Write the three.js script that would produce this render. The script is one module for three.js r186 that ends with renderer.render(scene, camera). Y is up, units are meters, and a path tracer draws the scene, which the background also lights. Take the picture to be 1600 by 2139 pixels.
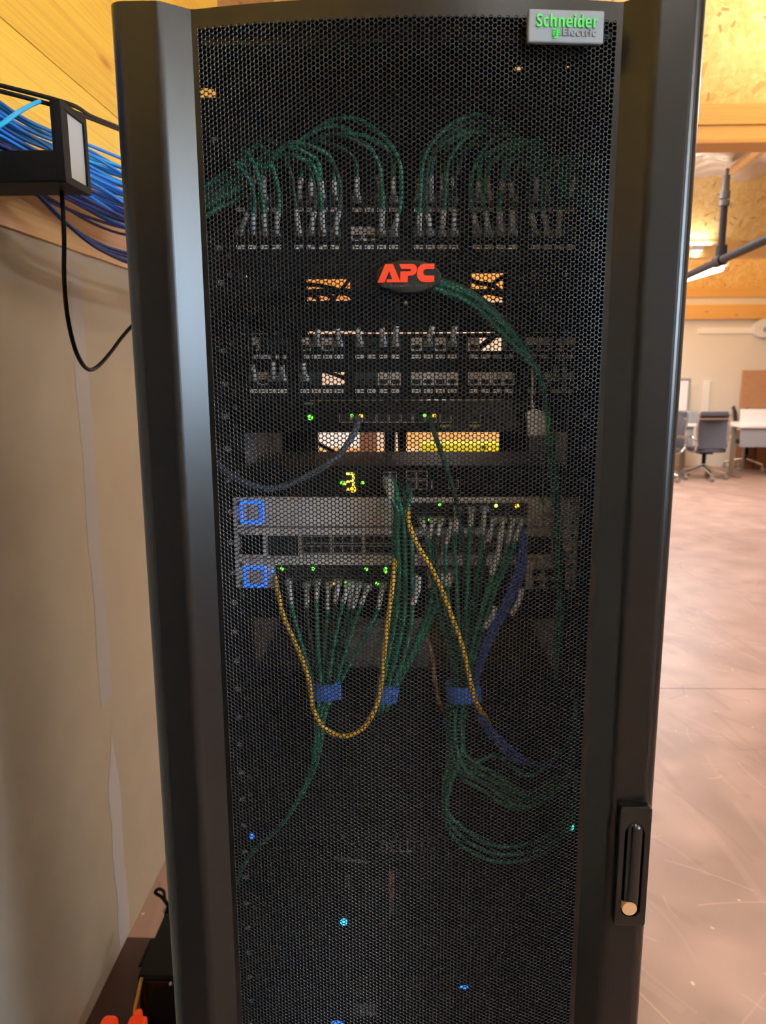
import * as THREE from 'three';
import { mergeGeometries } from 'three/addons/utils/BufferGeometryUtils.js';
import { RoundedBoxGeometry } from 'three/addons/geometries/RoundedBoxGeometry.js';
import { TextGeometry } from 'three/addons/geometries/TextGeometry.js';
import { FontLoader } from 'three/addons/loaders/FontLoader.js';
import { RectAreaLightUniformsLib } from 'three/addons/lights/RectAreaLightUniformsLib.js';

// ---------- camera, sky, exposure, lights ----------
const D = 0.8457, EYE = 1.6257, PITCH = 10.815 * Math.PI / 180, YAW = 1.562 * Math.PI / 180, ROLL = -0.259 * Math.PI / 180;
const F = 1607, CX = -0.0017;                                            // focal length in pixels of the 1600 x 2139 frame
const scene = new THREE.Scene();
const camera = new THREE.PerspectiveCamera(2 * Math.atan(1069.5 / F) * 180 / Math.PI, 1600 / 2139, 0.05, 60);
camera.position.set(CX, EYE, D);
camera.rotation.order = 'YXZ';
camera.rotation.set(-PITCH, YAW, ROLL);
camera.updateMatrixWorld(true);
camera.focus = 1.0;
camera.userData.fStop = camera.getFocalLength() / 1000 / 0.0034;
scene.add(camera);
scene.background = new THREE.Color().setRGB(0.62, 0.80, 1.0);
scene.backgroundIntensity = 38.0;
const renderer = new THREE.WebGLRenderer();
renderer.toneMapping = THREE.LinearToneMapping;
renderer.toneMappingExposure = 1.0;
renderer.shadowMap.enabled = true;
RectAreaLightUniformsLib.init();
// ceiling lamps: [x, y, z, length]; they run front to back, each a glowing tube with an area light just under it
const LAMP_POWER = 60, UP_POWER = 24, TUBE_GLOW = 22;
const LAMPS = [                                            // and the shares of LAMP_POWER and UP_POWER
  [3.52, 2.66, -8.75, 1.3, 0.6, 2.0], [3.02, 2.74, -8.15, 1.3, 0.6, 2.0], [2.6, 3.05, -3.0, 1.3, 0.5, 2.0], [1.6, 3.05, -5.6, 1.3, 0.5, 1.8], [-2.6, 2.74, -8.2, 1.3, 0.9, 1.4], [0.4, 2.74, -8.9, 1.3, 0.8, 1.8], [0.75, 3.15, 1.6, 1.3, 0.26, 0.3],
];

// ---------- helpers ----------
let seed = 7;
const rnd = () => { seed = (seed * 1664525 + 1013904223) % 4294967296; return seed / 4294967296; };
const jit = (a) => (rnd() - 0.5) * 2 * a;
const V = (x, y, z) => new THREE.Vector3(x, y, z);
// the point of the plane z = depth that lies under a pixel of the photograph (used to measure the place)
function at(px, py, z) {
  const d = V((px - 800) / F, (1069.5 - py) / F, -1).transformDirection(camera.matrixWorld);
  const t = (z - D) / d.z;
  return V(CX + d.x * t, EYE + d.y * t, z);
}
function floorAt(px, py, h = 0) {
  const d = V((px - 800) / F, (1069.5 - py) / F, -1).transformDirection(camera.matrixWorld);
  const t = (h - EYE) / d.y;
  return V(CX + d.x * t, h, D + d.z * t);
}
const used = {};
function numbered(n) { used[n] = (used[n] || 0) + 1; return used[n] === 1 ? n : n + '_' + String(used[n] - 1).padStart(3, '0'); }
function tag(o, label, category, group) { o.userData.label = label; o.userData.category = category; if (group) o.userData.group = group; return o; }
function thing(name, label, category, pos, group) {
  const o = new THREE.Group(); o.name = numbered(name); o.position.copy(pos); scene.add(o);
  return tag(o, label, category, group);
}
function mesh(name, geo, mat, parent, pos, label) {
  const g = Array.isArray(geo) ? merge(geo) : geo;
  const m = new THREE.Mesh(g, mat); m.castShadow = m.receiveShadow = true;
  m.name = parent === scene ? numbered(name) : name;
  if (pos) m.position.copy(pos);
  if (label) m.userData.label = label;
  parent.add(m);
  return m;
}
function struct(name, geo, mat, pos, kind = 'structure') { const m = mesh(name, geo, mat, scene, pos); m.userData.kind = kind; return m; }
function merge(list) {
  return mergeGeometries(list.map((g) => { const n = g.index ? g.toNonIndexed() : g.clone(); for (const k of Object.keys(n.attributes)) if (!['position', 'normal', 'uv'].includes(k)) n.deleteAttribute(k); return n; }));
}
// uv in metres from position, by the way each face points
function metre(g) {
  const n = g.index ? g.toNonIndexed() : g, p = n.attributes.position, nn = n.attributes.normal, uv = new Float32Array(p.count * 2);
  for (let i = 0; i < p.count; i++) {
    const ax = Math.abs(nn.getX(i)), ay = Math.abs(nn.getY(i)), az = Math.abs(nn.getZ(i)), x = p.getX(i), y = p.getY(i), z = p.getZ(i);
    if (ax >= ay && ax >= az) { uv[2 * i] = z; uv[2 * i + 1] = y; } else if (ay >= az) { uv[2 * i] = x; uv[2 * i + 1] = z; } else { uv[2 * i] = x; uv[2 * i + 1] = y; }
  }
  n.setAttribute('uv', new THREE.BufferAttribute(uv, 2));
  return n;
}
const box = (w, h, d, x = 0, y = 0, z = 0) => metre(new THREE.BoxGeometry(w, h, d).translate(x, y, z));
const span = (x0, x1, y0, y1, z0, z1) => box(Math.abs(x1 - x0), Math.abs(y1 - y0), Math.abs(z1 - z0), (x0 + x1) / 2, (y0 + y1) / 2, (z0 + z1) / 2);
const rbox = (w, h, d, r, x = 0, y = 0, z = 0, s = 2) => new RoundedBoxGeometry(w, h, d, s, r).translate(x, y, z);
const cyl = (r0, r1, h, x = 0, y = 0, z = 0, n = 20) => new THREE.CylinderGeometry(r0, r1, h, n).translate(x, y, z);
function rod(a, b, r, n = 12, r2 = r) {
  const d = b.clone().sub(a), g = new THREE.CylinderGeometry(r2, r, d.length(), n);
  g.applyQuaternion(new THREE.Quaternion().setFromUnitVectors(V(0, 1, 0), d.clone().normalize()));
  return g.translate((a.x + b.x) / 2, (a.y + b.y) / 2, (a.z + b.z) / 2);
}
const curveOf = (pts) => new THREE.CatmullRomCurve3(pts, false, 'centripetal');
const tube = (pts, r, seg = 60, n = 8) => new THREE.TubeGeometry(curveOf(pts), seg, r, n);
function poly(pts) { const s = new THREE.Shape(); pts.forEach(([x, y], i) => (i ? s.lineTo(x, y) : s.moveTo(x, y))); return s; }
function extrude(shape, depth, bevel = 0) {
  return new THREE.ExtrudeGeometry(shape, { depth, bevelEnabled: bevel > 0, bevelSize: bevel, bevelThickness: bevel, bevelSegments: 2, curveSegments: 16 });
}
function rrect(w, h, r, x = 0, y = 0) {
  const s = new THREE.Shape(), a = x - w / 2, b = y - h / 2;
  s.moveTo(a + r, b); s.lineTo(a + w - r, b); s.absarc(a + w - r, b + r, r, -Math.PI / 2, 0); s.lineTo(a + w, b + h - r); s.absarc(a + w - r, b + h - r, r, 0, Math.PI / 2);
  s.lineTo(a + r, b + h); s.absarc(a + r, b + h - r, r, Math.PI / 2, Math.PI); s.lineTo(a, b + r); s.absarc(a + r, b + r, r, Math.PI, Math.PI * 1.5);
  return s;
}
function ring(w, h, r, t) { const s = rrect(w, h, r); s.holes.push(rrect(w - 2 * t, h - 2 * t, Math.max(r - t, 0.0004))); return s; }

// ---------- textures and materials ----------
function canvasTex(w, h, draw, metresW, metresH, srgb = true) {
  const c = document.createElement('canvas'); c.width = w; c.height = h;
  draw(c.getContext('2d'), w, h);
  const t = new THREE.CanvasTexture(c);
  t.wrapS = t.wrapT = THREE.RepeatWrapping; t.repeat.set(1 / metresW, 1 / metresH); t.magFilter = THREE.LinearFilter;
  if (srgb) t.colorSpace = THREE.SRGBColorSpace;
  return t;
}
const rgb = (r, g, b, a = 1) => `rgba(${Math.round(r)},${Math.round(g)},${Math.round(b)},${a})`;
// wood with grain along u
function woodTex(base, dark, n, mw, mh, knots = 4) {
  return canvasTex(1024, 512, (c, w, h) => {
    c.fillStyle = rgb(...base); c.fillRect(0, 0, w, h);
    for (let i = 0; i < n; i++) {
      const y = rnd() * h, a = 0.05 + rnd() * 0.16, k = rnd();
      c.strokeStyle = k < 0.6 ? rgb(...dark, a) : rgb(base[0] + 22, base[1] + 20, base[2] + 14, a); c.lineWidth = 1 + rnd() * 7;
      c.beginPath(); c.moveTo(-10, y);
      const amp = 3 + rnd() * 14, ph = rnd() * 6;
      for (let x = 0; x <= w + 20; x += 32) c.lineTo(x, y + Math.sin(x / w * 6.283 + ph) * amp);
      c.stroke();
    }
    for (let i = 0; i < knots; i++) {
      const x = 60 + rnd() * (w - 120), y = 40 + rnd() * (h - 80);
      for (let k = 5; k > 0; k--) { c.fillStyle = rgb(dark[0] - 12 * (5 - k), dark[1] - 12 * (5 - k), dark[2] - 6 * (5 - k), 0.22); c.beginPath(); c.ellipse(x, y, 6 * k, 3 * k, 0, 0, 6.3); c.fill(); }
    }
  }, mw, mh);
}
const osbTex = canvasTex(1024, 1024, (c, w, h) => {
  c.fillStyle = rgb(240, 198, 122); c.fillRect(0, 0, w, h);
  for (let i = 0; i < 2600; i++) {
    const x = rnd() * w, y = rnd() * h, l = 26 + rnd() * 66, t = 8 + rnd() * 20, a = rnd() * 3.14, k = rnd();
    const b = k < 0.03 ? [206, 150, 84] : k < 0.55 ? [246, 206, 132] : k < 0.8 ? [252, 218, 152] : [234, 186, 106];
    for (const [ox, oy] of [[0, 0], [w, 0], [0, h], [-w, 0], [0, -h]]) {
      if (x + ox < -90 || x + ox > w + 90 || y + oy < -90 || y + oy > h + 90) continue;
      c.save(); c.translate(x + ox, y + oy); c.rotate(a); c.fillStyle = rgb(...b, 0.62); c.beginPath();
      c.moveTo(-l / 2, -t / 2); c.lineTo(l / 2, -t / 3); c.lineTo(l / 2 - 6, t / 2); c.lineTo(-l / 2 + 8, t / 2.4); c.fill(); c.restore();
    }
  }
  for (let i = 0; i < 60; i++) { const x = rnd() * w, y = rnd() * h; c.fillStyle = rgb(170, 112, 58, 0.7); c.save(); c.translate(x, y); c.rotate(rnd() * 3); c.fillRect(-8 - rnd() * 14, -3, 16 + rnd() * 20, 4 + rnd() * 8); c.restore(); }
}, 1.5, 1.5);
const noiseTex = (base, amp, mw, mh, extra) => canvasTex(1024, 1024, (c, w, h) => {
  c.fillStyle = rgb(...base); c.fillRect(0, 0, w, h);
  for (let i = 0; i < 900; i++) {
    const x = rnd() * w, y = rnd() * h, r = 8 + rnd() * 70, s = jit(amp);
    for (const [ox, oy] of [[0, 0], [w, 0], [-w, 0], [0, h], [0, -h]]) {
      const g = c.createRadialGradient(x + ox, y + oy, 0, x + ox, y + oy, r);
      const q = rgb(base[0] + s, base[1] + s * 0.95, base[2] + s * 0.9, 0.5), z = rgb(base[0] + s, base[1] + s * 0.95, base[2] + s * 0.9, 0);
      g.addColorStop(0, q); g.addColorStop(1, z); c.fillStyle = g; c.fillRect(x + ox - r, y + oy - r, 2 * r, 2 * r);
    }
  }
  if (extra) extra(c, w, h);
}, mw, mh);
const floorTex = noiseTex([174, 145, 134], 30, 2.6, 2.6, (c, w, h) => {
  for (let i = 0; i < 70; i++) {                         // scratches and paint flecks in the polished slab
    c.strokeStyle = rgb(226, 196, 182, 0.25 + rnd() * 0.35); c.lineWidth = 0.8 + rnd() * 1.6; c.beginPath();
    const x = rnd() * w, y = rnd() * h, a = rnd() * 6.3, l = 20 + rnd() * 120;
    c.moveTo(x, y); c.quadraticCurveTo(x + Math.cos(a) * l / 2 + jit(12), y + Math.sin(a) * l / 2 + jit(12), x + Math.cos(a) * l, y + Math.sin(a) * l); c.stroke();
  }
  for (let i = 0; i < 90; i++) { c.strokeStyle = i & 1 ? rgb(206, 176, 164, 0.16) : rgb(138, 104, 92, 0.14); c.lineWidth = 3 + rnd() * 9; const x = rnd() * w, y = rnd() * h, l = 60 + rnd() * 200, a = 1.9 + jit(0.35); c.beginPath(); c.moveTo(x, y); c.quadraticCurveTo(x + Math.cos(a) * l / 2 + jit(20), y + Math.sin(a) * l / 2, x + Math.cos(a) * l, y + Math.sin(a) * l); c.stroke(); }
  for (let i = 0; i < 60; i++) { c.fillStyle = rgb(238, 224, 214, 0.8); c.beginPath(); c.ellipse(rnd() * w, rnd() * h, 1 + rnd() * 2.6, 0.8 + rnd() * 1.2, rnd() * 3, 0, 6.3); c.fill(); }
  for (let i = 0; i < 14; i++) { c.strokeStyle = rgb(110, 70, 56, 0.35); c.lineWidth = 1.5; c.beginPath(); let x = rnd() * w, y = rnd() * h; c.moveTo(x, y); for (let k = 0; k < 7; k++) { x += jit(60); y += jit(60); c.lineTo(x, y); } c.stroke(); }
});
const wallTex = noiseTex([190, 183, 168], 9, 1.8, 1.8);
const S = (color, roughness = 0.6, extra = {}) => new THREE.MeshStandardMaterial({ color, roughness, ...extra });
const L = (r, g, b) => new THREE.Color().setRGB(r, g, b);
const M = {
  powder: new THREE.MeshPhysicalMaterial({ color: L(0.005, 0.0046, 0.0045), roughness: 0.29, specularIntensity: 0.85 }),
  mesh: new THREE.MeshPhysicalMaterial({ color: L(0.013, 0.0145, 0.018), roughness: 0.3, specularIntensity: 0.9 }),
  dark: new THREE.MeshPhysicalMaterial({ color: L(0.005, 0.005, 0.0055), roughness: 0.6, specularIntensity: 0.4 }),
  darkGloss: S(L(0.005, 0.005, 0.006), 0.22),
  rail: new THREE.MeshPhysicalMaterial({ color: L(0.008, 0.008, 0.009), roughness: 0.5, specularIntensity: 0.5 }),
  panel: new THREE.MeshPhysicalMaterial({ color: L(0.006, 0.006, 0.0065), roughness: 0.55, specularIntensity: 0.4 }),
  silver: S(L(0.66, 0.62, 0.62), 0.5, { metalness: 0.1 }),
  silverTrim: S(L(0.42, 0.41, 0.42), 0.35, { metalness: 0.6 }),
  steel: S(L(0.55, 0.55, 0.56), 0.3, { metalness: 1 }),
  screw: S(L(0.12, 0.12, 0.12), 0.5, { metalness: 0.6 }),
  zinc: S(L(0.42, 0.40, 0.38), 0.45, { metalness: 0.8 }),
  chrome: S(L(0.82, 0.82, 0.84), 0.12, { metalness: 1 }),
  jack: S(L(0.62, 0.58, 0.52), 0.5),
  hole: S(L(0.006, 0.006, 0.007), 0.7),
  print: S(L(0.62, 0.62, 0.60), 0.7),
  markPrint: S(L(0.30, 0.30, 0.29), 0.7),
  boot: new THREE.MeshPhysicalMaterial({ color: L(0.72, 0.74, 0.76), roughness: 0.35, transmission: 0.25, thickness: 0 }),
  plug: new THREE.MeshPhysicalMaterial({ color: L(0.8, 0.82, 0.82), roughness: 0.2, transmission: 0.5, thickness: 0 }),
  green: S(L(0.016, 0.23, 0.135), 0.42),
  greenDark: S(L(0.01, 0.07, 0.045), 0.45),
  yellow: S(L(0.84, 0.48, 0.03), 0.45),
  brown: S(L(0.24, 0.13, 0.06), 0.5),
  blueCord: S(L(0.045, 0.085, 0.42), 0.45),
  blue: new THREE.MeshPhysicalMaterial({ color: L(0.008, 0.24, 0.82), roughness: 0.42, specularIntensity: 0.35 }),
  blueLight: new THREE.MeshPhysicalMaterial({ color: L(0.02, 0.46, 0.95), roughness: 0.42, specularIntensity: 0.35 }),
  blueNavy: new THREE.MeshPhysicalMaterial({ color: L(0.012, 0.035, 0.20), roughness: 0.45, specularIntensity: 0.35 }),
  slate: S(L(0.12, 0.155, 0.22), 0.4),
  black: new THREE.MeshPhysicalMaterial({ color: L(0.006, 0.006, 0.0065), roughness: 0.6, specularIntensity: 0.3 }),
  velcro: S(L(0.045, 0.15, 0.60), 0.9),
  whitePlastic: S(L(0.84, 0.82, 0.84), 0.45),
  badgeGrey: S(L(0.17, 0.20, 0.23), 0.4),
  badgeGreen: S(L(0.035, 0.50, 0.075), 0.42),
  badgeRed: S(L(0.66, 0.035, 0.006), 0.45),
  brass: S(L(0.62, 0.36, 0.18), 0.5, { metalness: 0.25 }),
  gypsum: new THREE.MeshStandardMaterial({ map: wallTex, roughness: 0.9 }),
  mud: S(L(0.58, 0.58, 0.63), 0.9),
  mudThin: S(L(0.50, 0.495, 0.52), 0.9),
  glulam: [0, 1, 2].map((k) => new THREE.MeshStandardMaterial({ map: woodTex([[224, 170, 104], [240, 190, 66], [234, 182, 60]][k], [196, 128, 40], 120, 2.2, 0.5, 2), roughness: 0.5 })),
  timber: [0, 1, 2].map((k) => new THREE.MeshStandardMaterial({ map: woodTex([242 - 12 * k, 194 - 14 * k, 118 - 10 * k], [190, 128, 64], 90, 1.6, 0.5), roughness: 0.7 })),
  osb: new THREE.MeshStandardMaterial({ map: osbTex, roughness: 0.65 }),
  foil: S(L(0.80, 0.72, 0.66), 0.34, { metalness: 0.75, side: THREE.DoubleSide }),
  floor: new THREE.MeshStandardMaterial({ map: floorTex, roughness: 0.42 }),
  farWall: S(L(0.80, 0.73, 0.65), 0.9),
  farTrim: S(L(0.93, 0.89, 0.85), 0.8),
  plainCeil: S(L(0.10, 0.08, 0.06), 0.9),
  pipe: new THREE.MeshPhysicalMaterial({ color: L(0.035, 0.028, 0.03), roughness: 0.6, specularIntensity: 0.4 }),
  galv: S(L(0.12, 0.105, 0.10), 0.5),
  lampWhite: S(L(0.8, 0.8, 0.8), 0.5),
  deskWhite: S(L(0.88, 0.87, 0.88), 0.4),
  deskGrey: S(L(0.33, 0.35, 0.38), 0.6),
  cardboard: [0, 1].map((k) => new THREE.MeshStandardMaterial({ map: noiseTex([178 - 22 * k, 132 - 22 * k, 98 - 20 * k], 8, 0.8, 0.8), roughness: 0.9 })),
  fabric: S(L(0.075, 0.075, 0.095), 0.85),
  window: S(L(0.75, 0.75, 0.75), 0.5),
  orange: S(L(0.85, 0.07, 0.01), 0.5),
  hivis: S(L(0.88, 0.84, 0.005), 0.7),
};
const glow = (r, g, b, k) => new THREE.MeshStandardMaterial({ color: 0x050505, emissive: L(r, g, b), emissiveIntensity: k, roughness: 0.5 });
const G = {
  tube: glow(1, 0.97, 0.92, TUBE_GLOW), green: glow(0.12, 1, 0.03, 3.2), amber: glow(1, 0.42, 0.01, 3.2), blue: glow(0.01, 0.13, 1, 3.2), cyan: glow(0.02, 0.35, 1, 6),
  teal: glow(0.01, 1, 0.42, 3), yellow: glow(0.85, 1, 0.08, 4), digits: glow(1, 0.9, 0.05, 7), ring: glow(0.006, 0.12, 1, 2.6), orange: glow(1, 0.06, 0.01, 0.55),
};
const font = await new FontLoader().loadAsync('fonts/droid/droid_sans_bold.typeface.json');
const fontThin = await new FontLoader().loadAsync('fonts/droid/droid_sans_regular.typeface.json');
function text(str, size, depth, f = font) {
  const g = new TextGeometry(str, { font: f, size, depth, curveSegments: 6, bevelEnabled: false });
  g.computeBoundingBox(); return g;
}
// text fitted to a box, lower left corner at the origin
function fitText(str, w, h, depth, f = font) {
  const g = text(str, 1, depth, f), b = g.boundingBox;
  return g.translate(-b.min.x, -b.min.y, 0).scale(w / (b.max.x - b.min.x), h / (b.max.y - b.min.y), 1);
}

// ---------- the setting ----------
const FARZ = -11.6, CEIL = 3.95;
// floor: two slabs with a saw-cut joint between them
const joint = floorAt(1560, 1439).z;
{
  const f = struct('floor', span(-7, 9, -0.2, -0.06, -12.2, 6.8), M.plainCeil);
  mesh('slab', span(-7, 9, -0.05, 0, joint + 0.003, 6.8), M.floor, f);
  mesh('slab', span(-7, 9, -0.05, 0, -12.2, joint - 0.003), M.floor, f);
}
// left wall: gypsum below, laminated timber above
{
  const w = struct('wall_left', span(-0.95, -0.8, 0, 1.9, -2.75, 6.6), M.gypsum);
  const tip = at(195, 1515, -1.075).y, jointStrip = (y0, y1, taper) => { const s = new THREE.Shape(), n = 24; for (let i = 0; i <= n; i++) { const f = i / n, k = taper ? Math.min(1, (1 - f) * 3.2) : 1, y = y0 + (y1 - y0) * f, x = -0.040 * k + 0.012 * (1 - k) + jit(0.003) - 0.005 * Math.sin(i * 0.8); i ? s.lineTo(x, y) : s.moveTo(x, y); } for (let i = n; i >= 0; i--) { const f = i / n, k = taper ? Math.min(1, (1 - f) * 3.2) : 1; s.lineTo(0.036 * k + 0.014 * (1 - k) + jit(0.003) + 0.005 * Math.sin(i * 0.5), y0 + (y1 - y0) * f); } return extrude(s, 0.0006).rotateY(Math.PI / 2); };
  mesh('drywall_joint', jointStrip(0.01, tip, true), M.mud, w, V(-0.8, 0, -1.075), 'pale grey smear of joint compound');
  mesh('drywall_joint', jointStrip(tip + 0.07, 1.86, false), M.mudThin, w, V(-0.8, 0, -1.075), 'faint grey strip of joint compound');
  const h = [1.9, 2.02, 2.16, 2.30, 2.44, 2.58, 2.72, 2.86, 3.0, 3.3, 3.95];
  const b = struct('wall_left_timber', span(-0.95, -0.83, 1.9, CEIL, -2.75, 6.6), M.timber[2]);
  for (let i = 0; i + 1 < h.length; i++) mesh('lamination', span(-0.85, -0.792 - (i % 3) * 0.0012 , h[i] + 0.0003, h[i + 1] - 0.0003, -2.75, 6.6).translate(0, 0, 0), M.glulam[i === 0 ? 0 : 1 + (i & 1)], b);
}
struct('added_strip_5', span(-0.8, -0.5, 0, 0.003, floorAt(284, 1960).z, 1.2), S(L(0.07, 0.032, 0.024), 0.3));  // added dark strip over the slab, browner and darker than the floor around it
struct('wall_left_return', span(-7, -0.95, 0, CEIL, -2.75, -2.6), M.gypsum);
struct('wall_far_left', span(-7.15, -7, 0, CEIL, -12.2, -2.6), M.farWall);
struct('wall_front', span(-0.95, 4.35, 0, CEIL, 6.6, 6.75), M.gypsum);
// right wall with a wide window: sill, panes of glass and frame; the sky lies beyond
{
  const wx = 4.2, z0 = 2.1, z1 = 5.2, y0 = 1.35, y1 = 3.7, zm = (z0 + z1) / 2;
  struct('wall_right', [span(wx, wx + 0.15, 0, y0, -5, 6.75), span(wx, wx + 0.15, y1, CEIL, -5, 6.75), span(wx, wx + 0.15, y0, y1, -5, z0), span(wx, wx + 0.15, y0, y1, z1, 6.75)], M.gypsum);
  const w = struct('window_1', [span(wx, wx + 0.12, y0, y0 + 0.05, z0, z1), span(wx, wx + 0.12, y1 - 0.05, y1, z0, z1), span(wx, wx + 0.12, y0, y1, z0, z0 + 0.05), span(wx, wx + 0.12, y0, y1, z1 - 0.05, z1), span(wx, wx + 0.12, y0, y1, zm - 0.03, zm + 0.03)], M.window);
  const glass = new THREE.MeshPhysicalMaterial({ color: 0xffffff, roughness: 0.0, transmission: 1, thickness: 0, ior: 1.45 });
  mesh('pane', span(wx + 0.05, wx + 0.056, y0 + 0.05, y1 - 0.05, z0 + 0.05, zm - 0.03), glass, w);
  mesh('pane', span(wx + 0.05, wx + 0.056, y0 + 0.05, y1 - 0.05, zm + 0.03, z1 - 0.05), glass, w);
}
struct('wall_right_return', span(4.35, 9, 0, CEIL, -5, -4.85), M.gypsum);
struct('wall_far_right', span(9, 9.15, 0, CEIL, -12.2, -4.85), M.farWall);
struct('wall_back', span(-7.15, 9.15, 0, CEIL, FARZ - 0.3, FARZ), M.farWall);
struct('ceiling', [span(-7.15, 9.15, CEIL, CEIL + 0.15, -5.3, 6.75), span(-7.15, 9.15, CEIL, CEIL + 0.15, -12.2, -5.3)], M.osb);

// headers and beams across the room
const hz = -4.3, hz2 = -7.6;
{
  const y = (py, z) => at(1500, py, z).y;
  const h = struct('trim_1', span(-0.79, 9, y(222, hz), CEIL, hz - 0.05, hz), M.osb);
  const b0 = y(301, hz), b1 = y(262, hz + 0.02), b2 = y(220, hz);
  mesh('beam_board', span(-0.79, 9, b1 + 0.004, b2, hz - 0.2, hz + 0.03), M.timber[0], h);
  mesh('beam_board', span(-0.79, 9, b0 + 0.02, b1, hz - 0.2, hz + 0.015), M.timber[0], h);
  mesh('beam_board', span(-0.79, 9, b0, b0 + 0.02, hz - 0.2, hz + 0.03), M.timber[2], h);
  const g = struct('trim_2', span(-7, 9, y(505, hz2), CEIL, hz2 - 0.05, hz2), M.osb);
  mesh('beam_board', span(-7, 9, y(538, hz2), y(505, hz2), hz2 - 0.15, hz2 + 0.03), M.timber[1], g);
  const fz = FARZ + 0.001, yy = (py) => at(1520, py, FARZ).y;
  const u = struct('wall_back_timber', span(-7, 9, yy(602), CEIL, fz, fz + 0.03), M.osb);
  mesh('beam_board', span(-7, 9, yy(621), yy(602), fz, fz + 0.06), M.timber[0], u);
  mesh('beam_board', span(-7, 9, yy(637), yy(621), fz, fz + 0.02), M.farTrim, u);
  mesh('beam_board', span(-7, 9, yy(656), yy(637), fz, fz + 0.09), M.timber[0], u);
  mesh('beam_board', span(-7, 9, yy(667), yy(656), fz, fz + 0.12), M.timber[1], u);
}
// crumpled foil-faced insulation under the roof between the two headers
{
  const n = 60, m = 90, g = new THREE.PlaneGeometry(9, 3.2, m, n).rotateX(Math.PI / 2), p = g.attributes.position;
  for (let i = 0; i < p.count; i++) { const x = p.getX(i), z = p.getZ(i); p.setY(i, 0.035 * Math.sin(x * 5.1 + z * 3.3) * Math.sin(z * 4.2 - x * 1.7) + 0.03 * Math.sin(x * 13 + z * 9) + jit(0.014)); }
  g.computeVertexNormals();
  struct('ceiling_insulation', g, M.foil, V(4.0, 3.50, -6.05));
  const s0 = at(1536, 352, -6.9), s1 = at(1604, 302, -6.0);
  const dir = s1.clone().sub(s0).normalize();
  struct('trim_3', rod(s0.clone().addScaledVector(dir, -0.1), s1.clone().addScaledVector(dir, 2.5), 0.045, 4), M.timber[2]);
}

// far wall dressing
{
  const p = (px, py) => at(px, py, FARZ), t = struct('trim_4', span(p(1446, 0).x, p(1458, 0).x, 0.0, p(1450, 668).y, FARZ, FARZ + 0.04), M.farTrim);
  mesh('batten', span(p(1458, 690).x, 6.5, p(1500, 697).y, p(1500, 684).y, FARZ, FARZ + 0.03), M.farTrim, t);
  mesh('batten', span(p(1530, 0).x, p(1541, 0).x, p(1535, 980).y, p(1535, 795).y, FARZ, FARZ + 0.035), S(L(0.92, 0.9, 0.9), 0.7), t);
}

// ---------- ceiling lamps ----------
LAMPS.forEach(([x, y, z, len, k, ku], i) => {
  const t = thing('ceiling_lamp', ['bare tube lamp hanging lowest in front of the far timber wall', 'bare tube lamp above the grey sprinkler pipe branch', 'tube lamp nearest the rack over the open concrete floor', 'tube lamp over the floor behind the cabinet', 'tube lamp at the far end left of the cabinet', 'tube lamp at the far end behind the cabinet', 'tube lamp over the floor in front of the cabinet'][i], 'lamp', V(x, y, z));
  mesh('housing', span(-0.06, 0.06, 0.03, 0.08, -len / 2, len / 2), M.lampWhite, t);
  mesh('tube', new THREE.CapsuleGeometry(0.028, len - 0.1, 6, 14).rotateX(Math.PI / 2), G.tube, t);
  for (const e of [-1, 1]) mesh('suspension_rod', cyl(0.006, 0.006, CEIL - y - 0.08, 0, (CEIL - y + 0.08) / 2, e * (len / 2 - 0.15)), M.galv, t);
  const l = new THREE.RectAreaLight(new THREE.Color().setRGB(0.94, 0.98, 1.05), LAMP_POWER * k, 0.3, len);
  l.position.set(x, y - 0.04, z); l.lookAt(x, y - 2, z); l.name = 'lamp_light_' + i; scene.add(l);
  const up = new THREE.RectAreaLight(new THREE.Color().setRGB(0.94, 0.98, 1.05), UP_POWER * ku, 0.3, len);
  up.position.set(x, y + 0.09, z); up.lookAt(x, y + 2, z); up.name = 'lamp_up_light_' + i; scene.add(up);
});

// ---------- sprinkler pipe ----------
{
  const z = -5.2, b = at(1503, 545, z), a = b.clone().add(V(0.08, 0, -0.7)), c = b.clone().add(V(-0.08, 0, 0.7));
  const t = thing('sprinkler_pipe', 'dark grey sprinkler pipe with an upright branch under the foil insulation', 'pipe', b);
  const q = (v) => v.clone().sub(b), up = at(1519, 352, z), r = 0.03;
  const dirA = q(a).normalize(), dirC = q(c).normalize();
  mesh('branch_line', [rod(q(a).addScaledVector(dirA, 1.6), V(0, 0, 0), r), rod(V(0, 0, 0), q(c).addScaledVector(dirC, 2.5), r)], M.pipe, t);
  mesh('tee_fitting', [rod(dirA.clone().multiplyScalar(0.09), dirC.clone().multiplyScalar(0.09), 0.042, 16), cyl(0.04, 0.04, 0.12, 0.008, 0.05, 0, 16)], M.pipe, t);
  const u = q(up);
  mesh('riser', rod(V(0.005, 0.03, 0), u.clone().multiplyScalar(0.62), 0.026), M.pipe, t);
  mesh('coupling', [rod(u.clone().multiplyScalar(0.60), u.clone().multiplyScalar(0.66), 0.037, 16), rod(u.clone().multiplyScalar(0.68), u.clone().multiplyScalar(0.76), 0.036, 16)], M.galv, t);
  mesh('sprinkler_head', [rod(u.clone().multiplyScalar(0.76), u.clone().multiplyScalar(0.93), 0.026), rod(u.clone().multiplyScalar(0.93), u, 0.014)], M.galv, t);
}

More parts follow.
